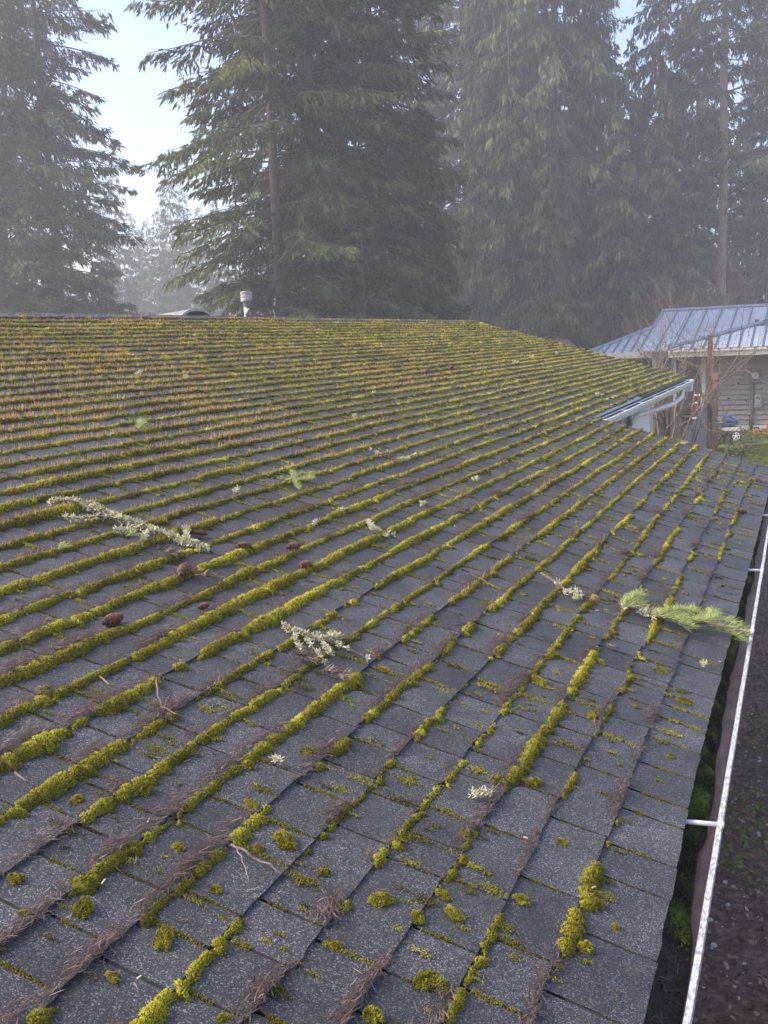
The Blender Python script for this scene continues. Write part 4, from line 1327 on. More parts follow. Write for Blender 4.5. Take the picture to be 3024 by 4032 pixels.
# ------------------------------------------------------------------ yard things
# rust pole and old post
pt, pb_ = atY(2806, 1322, 25.0), ground_px(2792, 1735)
pl = empty('rusty_pole', (pt[0], 25.0, float(gz(pt[0], 25))), 'tall rusty square pole in front of the taupe house', 'pole')
mb = MB(); mb.box((pt[0] - .05, 25.0, (pt[2] + .5) / 2), (.105, .105, pt[2] - .5)); mb.build('shaft', M['rust'], pl)
mb = MB(); mb.box((pt[0] - .05, 25.0, pt[2] + .004), (.112, .112, .012)); mb.build('cap', M['rust'], pl)
c_ = atY(2817, 1490, 24.9)
mb = MB(); mb.box((c_[0], 24.92, c_[2] - .05), (.13, .06, .36)); mb.build('bracket', noisemat('red_rust', [(.3, (.22, .07, .04)), (.7, (.36, .15, .09))], scale=8, rough=.8), pl)
c_ = atY(2802, 1580, 25.1)
wp = empty('wooden_post', (c_[0] + .05, 25.3, float(gz(c_[0], 25))), 'weathered grey wooden post beside the foot of the rusty pole', 'post')
zt = atY(2815, 1530, 25.3)[2]
mb = MB(); mb.box((c_[0] + .05, 25.35, (zt + .4) / 2), (.15, .15, zt - .4)); mb.build('post', M['old_wood'], wp)
mb = MB(); mb.lathe((c_[0] + .05, 25.35, zt), [(.11, 0), (.09, .02), (.02, .04)], 4); mb.build('cap', M['old_wood'], wp)

# fence boards
YF = 23.0
fn = empty('board_fence', tuple(atY(2630, 1735, YF)), 'broken fence of dark weathered upright boards', 'fence')
for x0_, x1_, yt, dy in ((2545, 2566, 1628, 0), (2567, 2589, 1634, .03), (2590, 2612, 1620, 0), (2613, 2634, 1612, .03), (2637, 2692, 1597, -.05)):
    a, b = atY(x0_, yt, YF), atY(x1_, yt, YF)
    zt = a[2]
    n_ = 7
    mb = MB()
    w_ = b[0] - a[0]
    jt_ = rs.normal(0, .02, 4)
    mb.hexa([(a[0], YF + dy, .35), (b[0], YF + dy, .35), (b[0], YF + dy + .03, .35), (a[0], YF + dy + .03, .35),
             (a[0] + .01, YF + dy, zt + jt_[0]), (b[0] - .01, YF + dy, zt + jt_[1]), (b[0] - .01, YF + dy + .03, zt + jt_[1]), (a[0] + .01, YF + dy + .03, zt + jt_[0])])
    mb.build('board', M['old_wood'], fn)
a, b = atY(2540, 1665, YF + .09), atY(2694, 1665, YF + .09)
for y in (1652, 1720):
    z = atY(2600, y, YF)[2]
    mb = MB(); mb.box(((a[0] + b[0]) / 2, YF + .085, z), (b[0] - a[0], .05, .09)); mb.build('rail', M['old_wood'], fn)
mb = MB(); c_ = atY(2641, 1650, YF + .1); mb.box((c_[0], YF + .12, (c_[2] + .9) / 2), (.09, .09, c_[2] - .3 + .5)); mb.build('post', M['old_wood'], fn)

# grey fabric hung from the pole, sagging to the boards
NT, NS = 15, 22
prof_t = [(2690, 1690), (2705, 1682), (2722, 1672), (2737, 1655), (2750, 1632), (2763, 1603), (2773, 1585), (2787, 1578)]
def curve_at(t):
    f = t * (len(prof_t) - 1); i = min(int(f), len(prof_t) - 2); f -= i
    return (prof_t[i][0] * (1 - f) + prof_t[i + 1][0] * f, prof_t[i][1] * (1 - f) + prof_t[i + 1][1] * f)
vs = []
for side in (0, 1):
    for i in range(NS):
        t = i / (NS - 1)
        x, y = curve_at(t)
        Yq = 23.3 + (25.0 - 23.3) * t
        top = atY(x, y, Yq)
        zb_ = float(gz(top[0], Yq)) - .02
        for j in range(NT):
            f = j / (NT - 1)
            fold = .10 * math.sin(t * 19 + .8 * math.sin(f * 3)) * (.25 + .75 * f) + .03 * math.sin(t * 47 + f * 2)
            vs.append((top[0] + fold * .5 - .04 * f, Yq + fold - .25 * f + side * .015, top[2] * (1 - f) + zb_ * f))
fs = []
for side in (0, 1):
    o_ = side * NS * NT
    for i in range(NS - 1):
        for j in range(NT - 1):
            a, b, c_, d_ = o_ + i * NT + j, o_ + (i + 1) * NT + j, o_ + (i + 1) * NT + j + 1, o_ + i * NT + j + 1
            fs.append((a, b, c_, d_) if side else (a, d_, c_, b))
for i in range(NS - 1):
    o_ = NS * NT; fs.append((i * NT, (i + 1) * NT, o_ + (i + 1) * NT, o_ + i * NT))
mb = MB(); mb.add(vs, fs)
tag(mb.build('hanging_fabric', M['tarp'], None, smooth=True), 'grey fabric sheet hung in folds from the rusty pole down to the fence boards', 'fabric')
# dark clutter behind the fabric
c_ = atY(2715, 1665, 26.5)
lp = empty('lumber_pile', (c_[0], 26.5, float(gz(c_[0], 26.5))), 'dark stacked scrap boards seen between the fence and the fabric', 'lumber pile')
for i in range(6):
    mb = MB(); mb.box((c_[0] + .1 * rs.normal(), 26.5 + .2 * rs.rand(), c_[2] + .28 - .11 * i), (1.1, .35, .05), rz=.12 * rs.normal()); mb.build('board', M['old_wood'] if i % 2 else M['black'], lp)

# red ladder leaning on the recessed wall
l0, l1 = atY(2722, 1632, 28.2), atY(2735, 1552, 28.2)
ld = empty('step_ladder', (l0[0], 28.2, float(gz(l0[0], 28.2))), 'red step ladder with pale steps leaning near the cream corner board', 'ladder')
gzz = float(gz(l0[0], 28.2))
dx = atY(2750, 1600, 28.2)[0] - atY(2728, 1600, 28.2)[0]
dirv = (l1 - l0)
base_ = l0 - dirv * ((l0[2] - gzz) / dirv[2])
for s_ in (0, 1):
    mb = MB(); mb.tube([base_ + (s_ * dx, 0, 0), l1 + (s_ * dx, .1, .05)], .028, 6); mb.build('rail', M['red_paint'], ld)
for f in np.linspace(.12, .98, 6):
    p = base_ * (1 - f) + l1 * f
    mb = MB(); mb.box((p[0] + dx / 2, p[1] - .02, p[2]), (dx, .09, .035)); mb.build('step', M['white_paint'], ld)

# blue machine on a small wheeled cart
YM = 26.6
S_ = atY(3000, 1600, YM)[0] - atY(2900, 1600, YM)[0]; S_ /= 100.0          # metres per photo pixel at that distance
def mp(x, y, dy=0): return atY(x, y, YM) + np.array([0, dy, 0])
mc = empty('portable_machine', (mp(2868, 1720)[0], YM, float(gz(mp(2868, 1720)[0], YM))), 'blue portable machine on a cream cart tray with two white wheels', 'machine')
def hull(xs, tops_, bots_, hw_, mat, name, bev=.02):
    mb = MB()
    K = 10; vs, fs = [], []
    for x, t_, b_, h_ in zip(xs, tops_, bots_, hw_):
        pt_, pb2 = mp(x, t_), mp(x, b_)
        cz, rz = (pt_[2] + pb2[2]) / 2, (pt_[2] - pb2[2]) / 2
        for j in range(K):
            a = 2 * math.pi * (j + .5) / K
            sgn = lambda q_: math.copysign(abs(q_) ** .55, q_)
            vs.append((pt_[0], YM + h_ * sgn(math.cos(a)), cz + rz * sgn(math.sin(a))))
    for i in range(len(xs) - 1):
        for j in range(K): fs.append((i * K + j, i * K + (j + 1) % K, (i + 1) * K + (j + 1) % K, (i + 1) * K + j))
    fs.append(tuple(reversed(range(K)))); fs.append(tuple((len(xs) - 1) * K + j for j in range(K)))
    mb.add(vs, fs)
    return mb.build(name, mat, mc, smooth=False)
hull([2828, 2834, 2850, 2880, 2898, 2906], [1655, 1646, 1643, 1644, 1650, 1664], [1672, 1679, 1681, 1681, 1680, 1672], [.10, .17, .2, .2, .19, .12], M['blue_plastic'], 'body')
hull([2843, 2848, 2862, 2876, 2881], [1640, 1634, 1632, 1634, 1642], [1648, 1650, 1650, 1650, 1650], [.08, .13, .15, .13, .09], M['blue_plastic'], 'engine_cover')
mb = MB(); mb.tube([mp(2846, 1652, -.2), mp(2856, 1649, -.22), mp(2872, 1650, -.22), mp(2884, 1657, -.2)], .014, 6); mb.build('handle', M['black'], mc)
mb = MB(); mb.lathe(tuple(mp(2868, 1658, -.2)), [(.035, 0), (.035, .03), (.02, .04)], 10, axis=(0, -1, 0)); mb.build('knob', M['black'], mc)
a, b = mp(2831, 1681), mp(2916, 1694)
mb = MB(); mb.box(((a[0] + b[0]) / 2, YM, (a[2] + b[2]) / 2), (b[0] - a[0], .48, a[2] - b[2])); mb.build('tray', M['cream'], mc, bevel=.012)
for x in (2826, 2901):
    c_ = mp(x, 1714 if x > 2850 else 1713, -.20)
    mb = MB(); mb.lathe(tuple(c_), [(.085, -.035), (.112, -.03), (.118, 0), (.112, .03), (.085, .035)], 24, axis=(0, -1, 0)); wh = mb.build('wheel', M['black'], mc, smooth=True)
    mb = MB(); mb.lathe(tuple(c_), [(.02, .02), (.02, .045), (.004, .05)], 12, axis=(0, -1, 0))
    for j in range(5):
        t = 2 * math.pi * j / 5 + .4
        e_ = np.array(c_) + np.array([math.cos(t) * .085, -.036, math.sin(t) * .085]); s0 = np.array(c_) + np.array([0, -.036, 0])
        mb.tube([s0, e_], .016, 5)
    mb.tube([np.array(c_) + np.array([math.cos(t) * .086, -.034, math.sin(t) * .086]) for t in np.linspace(0, 2 * math.pi, 25)], .011, 5, cap=False)
    mb.build('rim', M['wheel_white'], wh)
mb = MB(); p0, p1 = mp(2878, 1694, -.24), mp(2879, 1750, -.24); zf = float(gz(p1[0], YM - .24)); p1[2] = max(p1[2], zf + .02)
mb.tube([p0, p1], .032, 8); mb.lathe((p1[0], p1[1], zf), [(.07, 0), (.06, .03), (.03, .05)], 10); mb.build('stand', M['black'], mc)
mb = MB(); mb.tube([mp(2826, 1713, -.2), mp(2901, 1714, -.2)], .012, 6); mb.tube([mp(2840, 1694, -.1), mp(2832, 1712, -.2)], .016, 6); mb.tube([mp(2900, 1694, -.1), mp(2900, 1712, -.2)], .016, 6); mb.build('axle', M['black'], mc)

# orange cord loops, orange tool, red can, rust board
c_ = atY(2945, 1702, 26.8)
pts = [atY(x, y, 26.8) for x, y in ((2942, 1700), (2952, 1698), (2963, 1702), (2972, 1708), (2985, 1706), (3003, 1703), (3018, 1707), (3030, 1712), (3045, 1714))]
mb = MB(); mb.tube(pts, .013, 6)
tag(mb.build('orange_hose', M['orange'], None, smooth=True), 'orange hose looping over the grass at the house foot', 'hose')
c_ = atY(2978, 1697, 27.6)
ot = empty('orange_tool', tuple(c_ - np.array([0, 0, .1])), 'orange garden tool case standing by the cream sill board', 'tool')
mb = MB(); mb.box(tuple(c_), (.16, .12, .10), rz=.2); mb.build('case', M['orange'], ot, bevel=.02)
mb = MB(); mb.tube([c_ + (-.06, 0, .05), c_ + (-.03, 0, .09), c_ + (.04, 0, .09), c_ + (.07, 0, .05)], .016, 6); mb.build('handle', M['black'], ot)
c_ = atY(3032, 1685, 27.4)
rc = empty('red_can', tuple(c_ - np.array([0, 0, .16])), 'red can at the right edge beside the taupe wall', 'can')
mb = MB(); mb.box(tuple(c_), (.16, .14, .28)); mb.build('body', M['red_paint'], rc, bevel=.025)
mb = MB(); mb.tube([c_ + (-.05, 0, .14), c_ + (-.02, 0, .20), c_ + (.04, 0, .20), c_ + (.06, 0, .14)], .016, 6); mb.build('handle', M['red_paint'], rc)
c_ = ground_px(2983, 1756)
mb = MB(); mb.box((c_[0], c_[1], c_[2] + .06), (.62, .14, .035), rz=.35)
o = mb.build('plank', M['rust']); o.rotation_euler = (0, -.03, 0)
tag(o, 'rust red plank lying on the grass', 'plank')

# ------------------------------------------------------------------ bare shrubs and twiggy trees
def branching(base, hgt, n0, spread, depth, r0, mat, kids=3, gravity=0.0, wig=.22, seglen=.34, up=1.0, k=4, name='branches', parent=None, bias=(0, 0, 0)):
    mb = MB(); tips = []
    bias = np.array(bias, float)
    def grow(p, d, L, r, lev):
        pts, rr = [p], [r]
        nseg = max(3, int(5 - lev))
        for i in range(nseg):
            d = d + rs.normal(0, wig, 3) + np.array([0, 0, .06 * up - gravity * (i / nseg)]) + bias * .05
            d = d / np.linalg.norm(d)
            p = p + d * L / nseg
            pts.append(p); rr.append(r * (1 - .6 * (i + 1) / nseg))
            if lev < depth and i >= 1:
                for _ in range(kids if i > 1 else 1):
                    if rs.rand() < .8:
                        e_ = d + rs.normal(0, .62, 3); e_ /= np.linalg.norm(e_)
                        grow(p, e_, L * (.42 + .25 * rs.rand()), rr[-1] * .7, lev + 1)
        tips.append(p)
        mb.tube(pts, rr, k if lev < 2 else 3, cap=False)
    for _ in range(n0):
        a = rs.rand() * 6.28
        d = np.array([math.cos(a) * spread, math.sin(a) * spread, 1.0]) + bias; d /= np.linalg.norm(d)
        grow(np.array(base, float) + rs.normal(0, .08, 3) * (1, 1, 0), d, hgt * (.7 + .4 * rs.rand()), r0, 0)
    o = mb.build(name, mat, parent); o['kind'] = 'stuff'
    return o, np.array(tips)

c_ = atY(2600, 1640, 22.2); c_[2] = float(gz(c_[0], 22.2))
sh = empty('bare_shrub', tuple(c_), 'bare brown shrub with a few dry leaves between the two houses', 'shrub')
_, tips = branching(c_, 2.9, 9, .30, 3, .026, M['cane'], kids=2, parent=sh, bias=(.10, 0, 0))
k_ = tips[(tips[:, 2] > c_[2] + 2.3)]
sel = k_[rs.rand(len(k_)) < .35]
sel = sel[:14]
leaf_cloud('leaf', sel + rs.normal(0, .03, sel.shape), .06, rs.rand(len(sel)) * .6, M['dry_leaf'], None, None, kind=None, parent=sh)
c_ = atY(2700, 1640, 23.8); c_[2] = float(gz(c_[0], 23.8))
sh = empty('bare_shrub', tuple(c_), 'thin tall bare shrub left of the rusty pole', 'shrub')
_, tips = branching(c_, 2.6, 6, .22, 3, .020, M['cane'], kids=2, parent=sh)
sel = tips[tips[:, 2] < c_[2] + 1.6][:20]
leaf_cloud('leaf', sel, .07, rs.rand(len(sel)) * .5, M['dry_leaf'], None, None, kind=None, parent=sh)
c_ = atY(2795, 1640, 24.4); zz = atY(2795, 1500, 24.4)[2]
rb = empty('rose_bush', (c_[0], 24.4, float(gz(c_[0], 24.4))), 'arching rose canes with dark dry leaves right of the rusty pole', 'rose bush')
_, tips = branching((c_[0], 24.4, float(gz(c_[0], 24.4))), 1.75, 8, .35, 2, .010, M['cane'], kids=2, parent=rb, gravity=.25, bias=(.30, -.1, 0))
P0 = tips[rs.rand(len(tips)) < .35]
P0 = np.concatenate([P0 + rs.normal(0, .035, P0.shape) for _ in range(2)])
leaf_cloud('leaf', P0, .07, rs.beta(1, 3, len(P0)), M['dry_leaf'], None, None, kind=None, parent=rb)

# ------------------------------------------------------------------ conifers
def conifer_mesh(H, R0, hb, kind, seed, dens=1.0, power=.6, open_=0.0, spray=.27):
    """returns crown, limb and trunk geometry standing at the origin"""
    rr = np.random.RandomState(seed)
    SV, ST = [], []
    limb = MB()
    h = hb
    while h < H * .985:
        f = (h - hb) / (H - hb)
        Rr = R0 * (1 - f) ** power * (.72 + .28 * min(1, (h - hb + 1.2) / 3.2))
        nb_ = rr.randint(4, 7) if kind != 'cedar' else rr.randint(5, 8)
        for _ in range(nb_):
            if rr.rand() < open_ * (1 - .5 * f): continue
            az = rr.rand() * 6.283
            L = Rr * (.55 + .55 * rr.rand())
            if L < .15: continue
            if kind == 'fir':
                rise, droop, hook = .10 + .45 * f, .40 + .25 * rr.rand(), .18
            else:
                rise, droop, hook = .12 + .3 * f, .78 + .3 * rr.rand(), .30
            rise += rr.normal(0, .08)
            dh = np.array([math.cos(az), math.sin(az), 0])
            sd = np.array([-math.sin(az), math.cos(az), 0])
            h0 = h + rr.normal(0, .15)
            def curve(t):
                t = np.asarray(t)[..., None]
                return np.array([0, 0, h0]) + dh * L * t + np.array([0, 0, 1.0]) * L * (rise * t - droop * t ** 2 + hook * t ** 4)
            ts = np.linspace(0, 1, 5)
            r_ = max(.010, .013 * L)
            limb.tube(list(curve(ts)), [r_, r_ * .8, r_ * .6, r_ * .4, r_ * .2], 3, cap=False)
            low = 1.0 if h < 19 else .5
            fir = kind == 'fir'
            ns = int((7.5 if fir else 8.5) * L + 3)
            t0 = np.clip(rr.beta(1.75, 1.05, ns) * .95 + .06, 0, 1)
            sg = rr.choice([-1, 1], ns)
            ls = (.34 * L * (1.04 - t0) + .22) * (.6 + .7 * rr.rand(ns)) * (1 if fir else .75)
            fan = .35 + .7 * rr.rand(ns)
            dsub = dh * (1.0 - .45 * fan)[:, None] + sd * (sg * fan)[:, None] + rr.normal(0, .12, (ns, 3))
            dsub[:, 2] -= (.10 + .30 * rr.rand(ns)) if fir else (.35 + .5 * rr.rand(ns))
            dsub /= np.linalg.norm(dsub, axis=1)[:, None]
            per = int(dens * low * (15 if fir else 16) / spray * .28) + 3
            k_ = np.repeat(np.arange(ns), per); n = len(k_)
            kk = rr.rand(n) < np.clip(ls[k_] * 1.3, .25, 1)
            k_ = k_[kk]; n = len(k_)
            s1 = rr.rand(n) ** .85
            P = curve(t0[k_]) + dsub[k_] * (ls[k_] * s1)[:, None] - np.array([0, 0, 1]) * (ls[k_] * (.28 if fir else .45) * s1 ** 2 + .05 * rr.rand(n))[:, None] + rr.normal(0, .03, (n, 3))
            hang = (.25 + .9 * rr.rand(n) ** 1.5) if fir else (.8 + .5 * rr.rand(n))
            d = dsub[k_] * (.75 if fir else .25) + rr.normal(0, .24, (n, 3)) - np.array([0, 0, 1]) * hang[:, None]
            d /= np.linalg.norm(d, axis=1)[:, None]
            t = t0[k_]
            Ls = spray * (.45 + .85 * rr.rand(n)) * (1 if fir else 1.1)
            s_ = np.cross(d, rr.normal(0, 1, (n, 3))); s_ /= np.linalg.norm(s_, axis=1)[:, None] + 1e-9
            w_ = Ls * (.115 if fir else .14)
            q = np.stack([P, P + d * (Ls * .4)[:, None] + s_ * w_[:, None], P + d * Ls[:, None], P + d * (Ls * .5)[:, None] - s_ * w_[:, None]], 1)
            SV.append(q)
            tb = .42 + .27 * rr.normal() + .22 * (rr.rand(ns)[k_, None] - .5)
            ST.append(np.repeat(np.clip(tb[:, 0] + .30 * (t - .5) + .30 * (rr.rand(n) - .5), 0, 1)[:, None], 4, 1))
        h += (.40 + .16 * rr.rand()) * (1.0 if kind == 'fir' else .85)
    q = np.concatenate(SV); n = len(q)
    b = np.arange(n)[:, None] * 4
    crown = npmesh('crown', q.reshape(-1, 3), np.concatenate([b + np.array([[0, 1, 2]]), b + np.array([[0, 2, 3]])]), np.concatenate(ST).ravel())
    for _ in range(int(10 + 2.2 * hb)):                 # dead stubs on the bare bole
        az = rr.rand() * 6.283; hh = 1 + rr.rand() * (hb + 4); L = .4 + 1.3 * rr.rand()
        dh = np.array([math.cos(az), math.sin(az), -.25])
        limb.tube([np.array([0, 0, hh]), np.array([0, 0, hh]) + dh * L * .5, np.array([0, 0, hh]) + dh * L + np.array([0, 0, -.12])], [.02, .012, .004], 3, cap=False)
    tr = MB()
    rb_ = .0058 * H
    hs = [0, .4, 1.5, 4, 8, 12, 16, 20, H * .8, H]
    tr.tube([(rr.normal(0, .03) * (i > 0), rr.normal(0, .03) * (i > 0), z) for i, z in enumerate(hs)], [rb_ * 1.35, rb_ * 1.08, rb_] + [rb_ * max(.04, 1 - z / H) ** .85 for z in hs[3:]], 9)
    return crown, limb, tr, n
PROTO = {}
def proto(key, *a, trunk='bark_fir', needle='fir', **kw):
    crown, limb, tr, n = conifer_mesh(*a, **kw)
    crown.materials.append(M[needle])
    lm = bpy.data.meshes.new('limbs'); lm.from_pydata(limb.v, [], limb.f); lm.materials.append(M['limb'])
    tm = bpy.data.meshes.new('trunk'); tm.from_pydata(tr.v, [], tr.f); tm.polygons.foreach_set('use_smooth', np.ones(len(tm.polygons), dtype=bool)); tm.materials.append(M[trunk])
    PROTO[key] = (crown, lm, tm)
    print('tree', key, n * 2)
proto('fir_a', 34, 4.3, 1.6, 'fir', 11, dens=1.0, power=.62, open_=.12)
proto('fir_b', 32, 4.2, 2.5, 'fir', 12, dens=.85, power=.5, open_=.42)
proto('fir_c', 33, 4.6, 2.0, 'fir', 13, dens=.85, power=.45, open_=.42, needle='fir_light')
proto('fir_tall', 36, 3.9, 7.5, 'fir', 14, dens=.95, power=.5, open_=.30, trunk='bark_red')
proto('cedar_a', 27, 4.0, .8, 'cedar', 15, dens=1.0, power=.66, needle='cedar')
proto('cedar_b', 13, 2.7, .4, 'cedar', 16, dens=1.15, power=.75, needle='cedar', spray=.24)
proto('fir_young', 15, 3.0, .5, 'fir', 17, dens=1.1, power=.8, spray=.22)
proto('fir_far', 24, 3.3, 2.5, 'fir', 18, dens=.6, power=.85, spray=.5)

def place_tree(key, x, D, rot, s, name, label, group=None, sz=1.0, zoff=0.0):
    d = ray(x, 1340 - (x - 1512) * .0447)
    d = d / np.linalg.norm(d[:2])
    P = d * D
    base = (P[0], P[1], float(gz(P[0], P[1])) - .1 + zoff)
    e = empty(name, base, label, 'tree', group)
    e.rotation_euler = (0, 0, rot); e.scale = (s, s, s * sz)
    for me, nm in zip(PROTO[key], ('crown', 'limbs', 'trunk')):
        o = bpy.data.objects.new(nm, me); C.objects.link(o); o.parent = e
        if nm != 'trunk': o['kind'] = 'stuff'
    return e
G1, G2, G3, G4 = 'hazy firs on the left', 'green firs in the middle', 'cedars and firs on the right', 'faded firs in the far gap'
# left group
place_tree('fir_a', 262, 47.0, .3, 1.021, 'fir_tree', 'hazy fir at the left whose drooping branch tips border the sky gap', G1)
place_tree('fir_b', 60, 42.9, 1.7, 1.072, 'fir_tree', 'hazy fir at the left photo edge with bare trunk showing low down', G1)
place_tree('fir_a', 120, 54.1, 2.9, 1.072, 'fir_tree', 'fir standing between and behind the two leftmost firs', G1)
place_tree('fir_c', -120, 44.9, 4.1, 1.021, 'fir_tree', 'fir cut off by the left photo edge', G1)
place_tree('fir_young', 395, 57.2, .9, 0.868, 'fir_tree', 'short fir filling the foot of the left group beside the sky gap', G1)
place_tree('fir_young', 170, 38.8, 2.2, 0.633, 'fir_tree', 'low dark young fir at the foot of the left group', G1)
place_tree('fir_young', 20, 36.8, 4.4, 0.674, 'fir_tree', 'low dark young fir in the lower left behind the ridge', G1)
# middle group
place_tree('fir_c', 1120, 29.0, .4, 0.862, 'fir_tree', 'nearest green fir whose long boughs reach left above the vent pipe', G2)
place_tree('fir_b', 1235, 30.8, 2.2, 0.880, 'fir_tree', 'green fir with a tall bare trunk, left one of the close pair', G2)
place_tree('fir_b', 1278, 30.4, 5.0, 0.845, 'fir_tree', 'slimmer fir trunk standing right against its neighbour in the middle', G2)
place_tree('fir_c', 1385, 31.7, 3.3, 0.836, 'fir_tree', 'fir with a straight clear trunk at the centre of the photograph', G2)
place_tree('fir_a', 1490, 34.3, 1.3, 0.862, 'fir_tree', 'fir whose right boughs border the narrow sky gap in the middle', G2)
place_tree('fir_young', 965, 29.0, 1.1, 0.493, 'fir_tree', 'yellow green young fir behind the vent pipe', G2)
place_tree('fir_young', 1440, 28.2, 2.6, 0.528, 'fir_tree', 'young fir with hanging pale branch tips below the centre trunks', G2)
place_tree('cedar_b', 1690, 36.0, .2, 0.860, 'cedar_tree', 'dark slim cedar with a pointed top right of the centre trunks', G3)
place_tree('cedar_b', 1560, 37.0, 3.2, 0.620, 'cedar_tree', 'low cedar in the shade between the centre trunks and the slim cedar', G3)
place_tree('fir_c', 1510, 33, 5.4, .80, 'fir_tree', 'fir at the right side of the middle group, over the slim cedar', G2)
place_tree('fir_b', 1180, 38, 3.6, 1.02, 'fir_tree', 'fir standing just behind the close pair of trunks', G2)
# right half
place_tree('fir_a', 1850, 62, 4.4, 1.20, 'fir_tree', 'pale fir filling the space right of the slim pointed cedar', G3)
place_tree('cedar_a', 2490, 62, 1.1, .72, 'cedar_tree', 'pale cedar below the right sky gap', G3)
place_tree('cedar_a', 1980, 58, 4.1, 1.22, 'cedar_tree', 'tall hazy cedar left of the largest cedar', G3)
place_tree('fir_a', 1885, 63.0, 1.9, 1.260, 'fir_tree', 'hazy fir beyond the slim pointed cedar', G3)
place_tree('cedar_a', 2350, 61.7, 5.9, 1.008, 'cedar_tree', 'hazy cedar on the right flank of the largest cedar', G3)
place_tree('cedar_a', 2740, 73.1, 2.6, 1.109, 'cedar_tree', 'pale cedar left of the bare red trunk', G3)
place_tree('cedar_b', 2620, 54.2, .7, 1.159, 'cedar_tree', 'mid green cedar rising over the left end of the metal roof', G3)
place_tree('cedar_b', 2030, 51.7, 3.7, 1.197, 'cedar_tree', 'mid green cedar in front of the largest cedar', G3)
place_tree('cedar_a', 2200, 55.4, .5, 1.411, 'cedar_tree', 'large hazy cedar, highest right of the middle', G3)
place_tree('cedar_a', 2050, 63.0, 2.4, 1.197, 'cedar_tree', 'hazy cedar on the left flank of the largest cedar', G3)
place_tree('cedar_a', 2600, 63.0, 3.9, 0.958, 'cedar_tree', 'broad cedar filling the space under the right sky gap', G3)
place_tree('cedar_b', 2430, 51.7, 4.6, 1.058, 'cedar_tree', 'low green cedar behind the far end of the mossy roof', G3)
place_tree('cedar_b', 1900, 52.9, 5.3, 0.983, 'cedar_tree', 'low cedar behind the right end of the roof ridge', G3)
place_tree('cedar_b', 2180, 49.1, 1.3, 0.882, 'cedar_tree', 'low cedar behind the sloping far edge of the mossy roof', G3)
place_tree('fir_b', 2280, 73.1, 2.0, 1.197, 'fir_tree', 'pale fir looming behind the largest cedar', G3)
place_tree('fir_tall', 2845, 59.2, 4.2, 1.323, 'fir_tree', 'tall fir with a bare red trunk behind the metal roof', G3)
place_tree('fir_a', 3120, 66.8, 1.0, 1.197, 'fir_tree', 'hazy fir cut off by the right photo edge', G3)
place_tree('cedar_a', 2990, 75.6, 5.5, 0.945, 'cedar_tree', 'pale cedar behind the red trunk at the right', G3)
place_tree('fir_young', 2720, 69.3, .5, 1.008, 'fir_tree', 'young fir left of the bare red trunk', G3)
place_tree('fir_b', 1650, 69.3, 3.0, 1.197, 'fir_tree', 'pale fir seen through the boughs beside the narrow sky gap', G3)
# far row in the gap
for i, (x, D, s_) in enumerate(((500, 100, .86), (560, 112, .74), (612, 108, .70), (655, 118, .80), (712, 104, .92), (760, 110, .84), (820, 115, .8), (880, 108, .78), (445, 112, .8), (1000, 120, .8), (1100, 116, .85), (690, 135, .8), (590, 135, .8))):
    lbs = ['pale far fir, leftmost of those peeking over the sky gap', 'small faded fir second from the left in the gap', 'faded spiky fir at the middle of the gap', 'faded fir in the middle of the far row', 'tallest pale fir in the far sky gap', 'faded fir just right of the tallest far fir',
           'faded fir half hidden by the middle group', 'faded fir behind the vent pipe', 'faded fir half hidden by the left group', 'faded fir deep behind the middle trunks', 'last faded fir behind the middle trunks', 'very pale fir behind the tallest far fir', 'very pale fir behind the small far firs']
    place_tree('fir_far', x, D, i * 1.7, s_, 'fir_tree', lbs[i], G4)

# bare deciduous growth
def bare_tree(x, D, hgt, n0, spread, depth, r0, mat, name, label, cat='tree', kids=3, gravity=.12, bias=(0, 0, 0), wig=.16):
    d = ray(x, 1340); d = d / np.linalg.norm(d[:2]); P = d * D
    base = np.array([P[0], P[1], float(gz(P[0], P[1])) - .05])
    e = empty(name, tuple(base), label, cat)
    branching(base, hgt, n0, spread, depth, r0, mat, kids=kids, parent=e, gravity=gravity, bias=bias, wig=wig, k=5)
    return e
bare_tree(1800, 36, 5.2, 4, .35, 3, .022, M['bare'], 'bare_tree', 'bare grey tree with arching twigs right of the slim cedar', bias=(.35, .1, 0))
bare_tree(1760, 37, 4.4, 4, .5, 3, .020, M['bare'], 'bare_tree', 'lower bare grey tree with twigs spreading over the roof ridge', bias=(.2, 0, 0))
for x, D, h_, lb in ((2720, 43, 3.4, 'red brown bare thicket behind the left end of the metal roof'), (2830, 44, 3.9, 'red brown bare thicket at the foot of the bare red trunk'), (2940, 43, 4.0, 'red brown bare thicket right of the bare red trunk'), (3040, 44, 4.0, 'red brown bare thicket at the right photo edge')):
    bare_tree(x, D, h_, 16, .55, 3, .022, M['bare_red'], 'bare_thicket', lb, 'thicket', kids=3, gravity=.1, wig=.25)

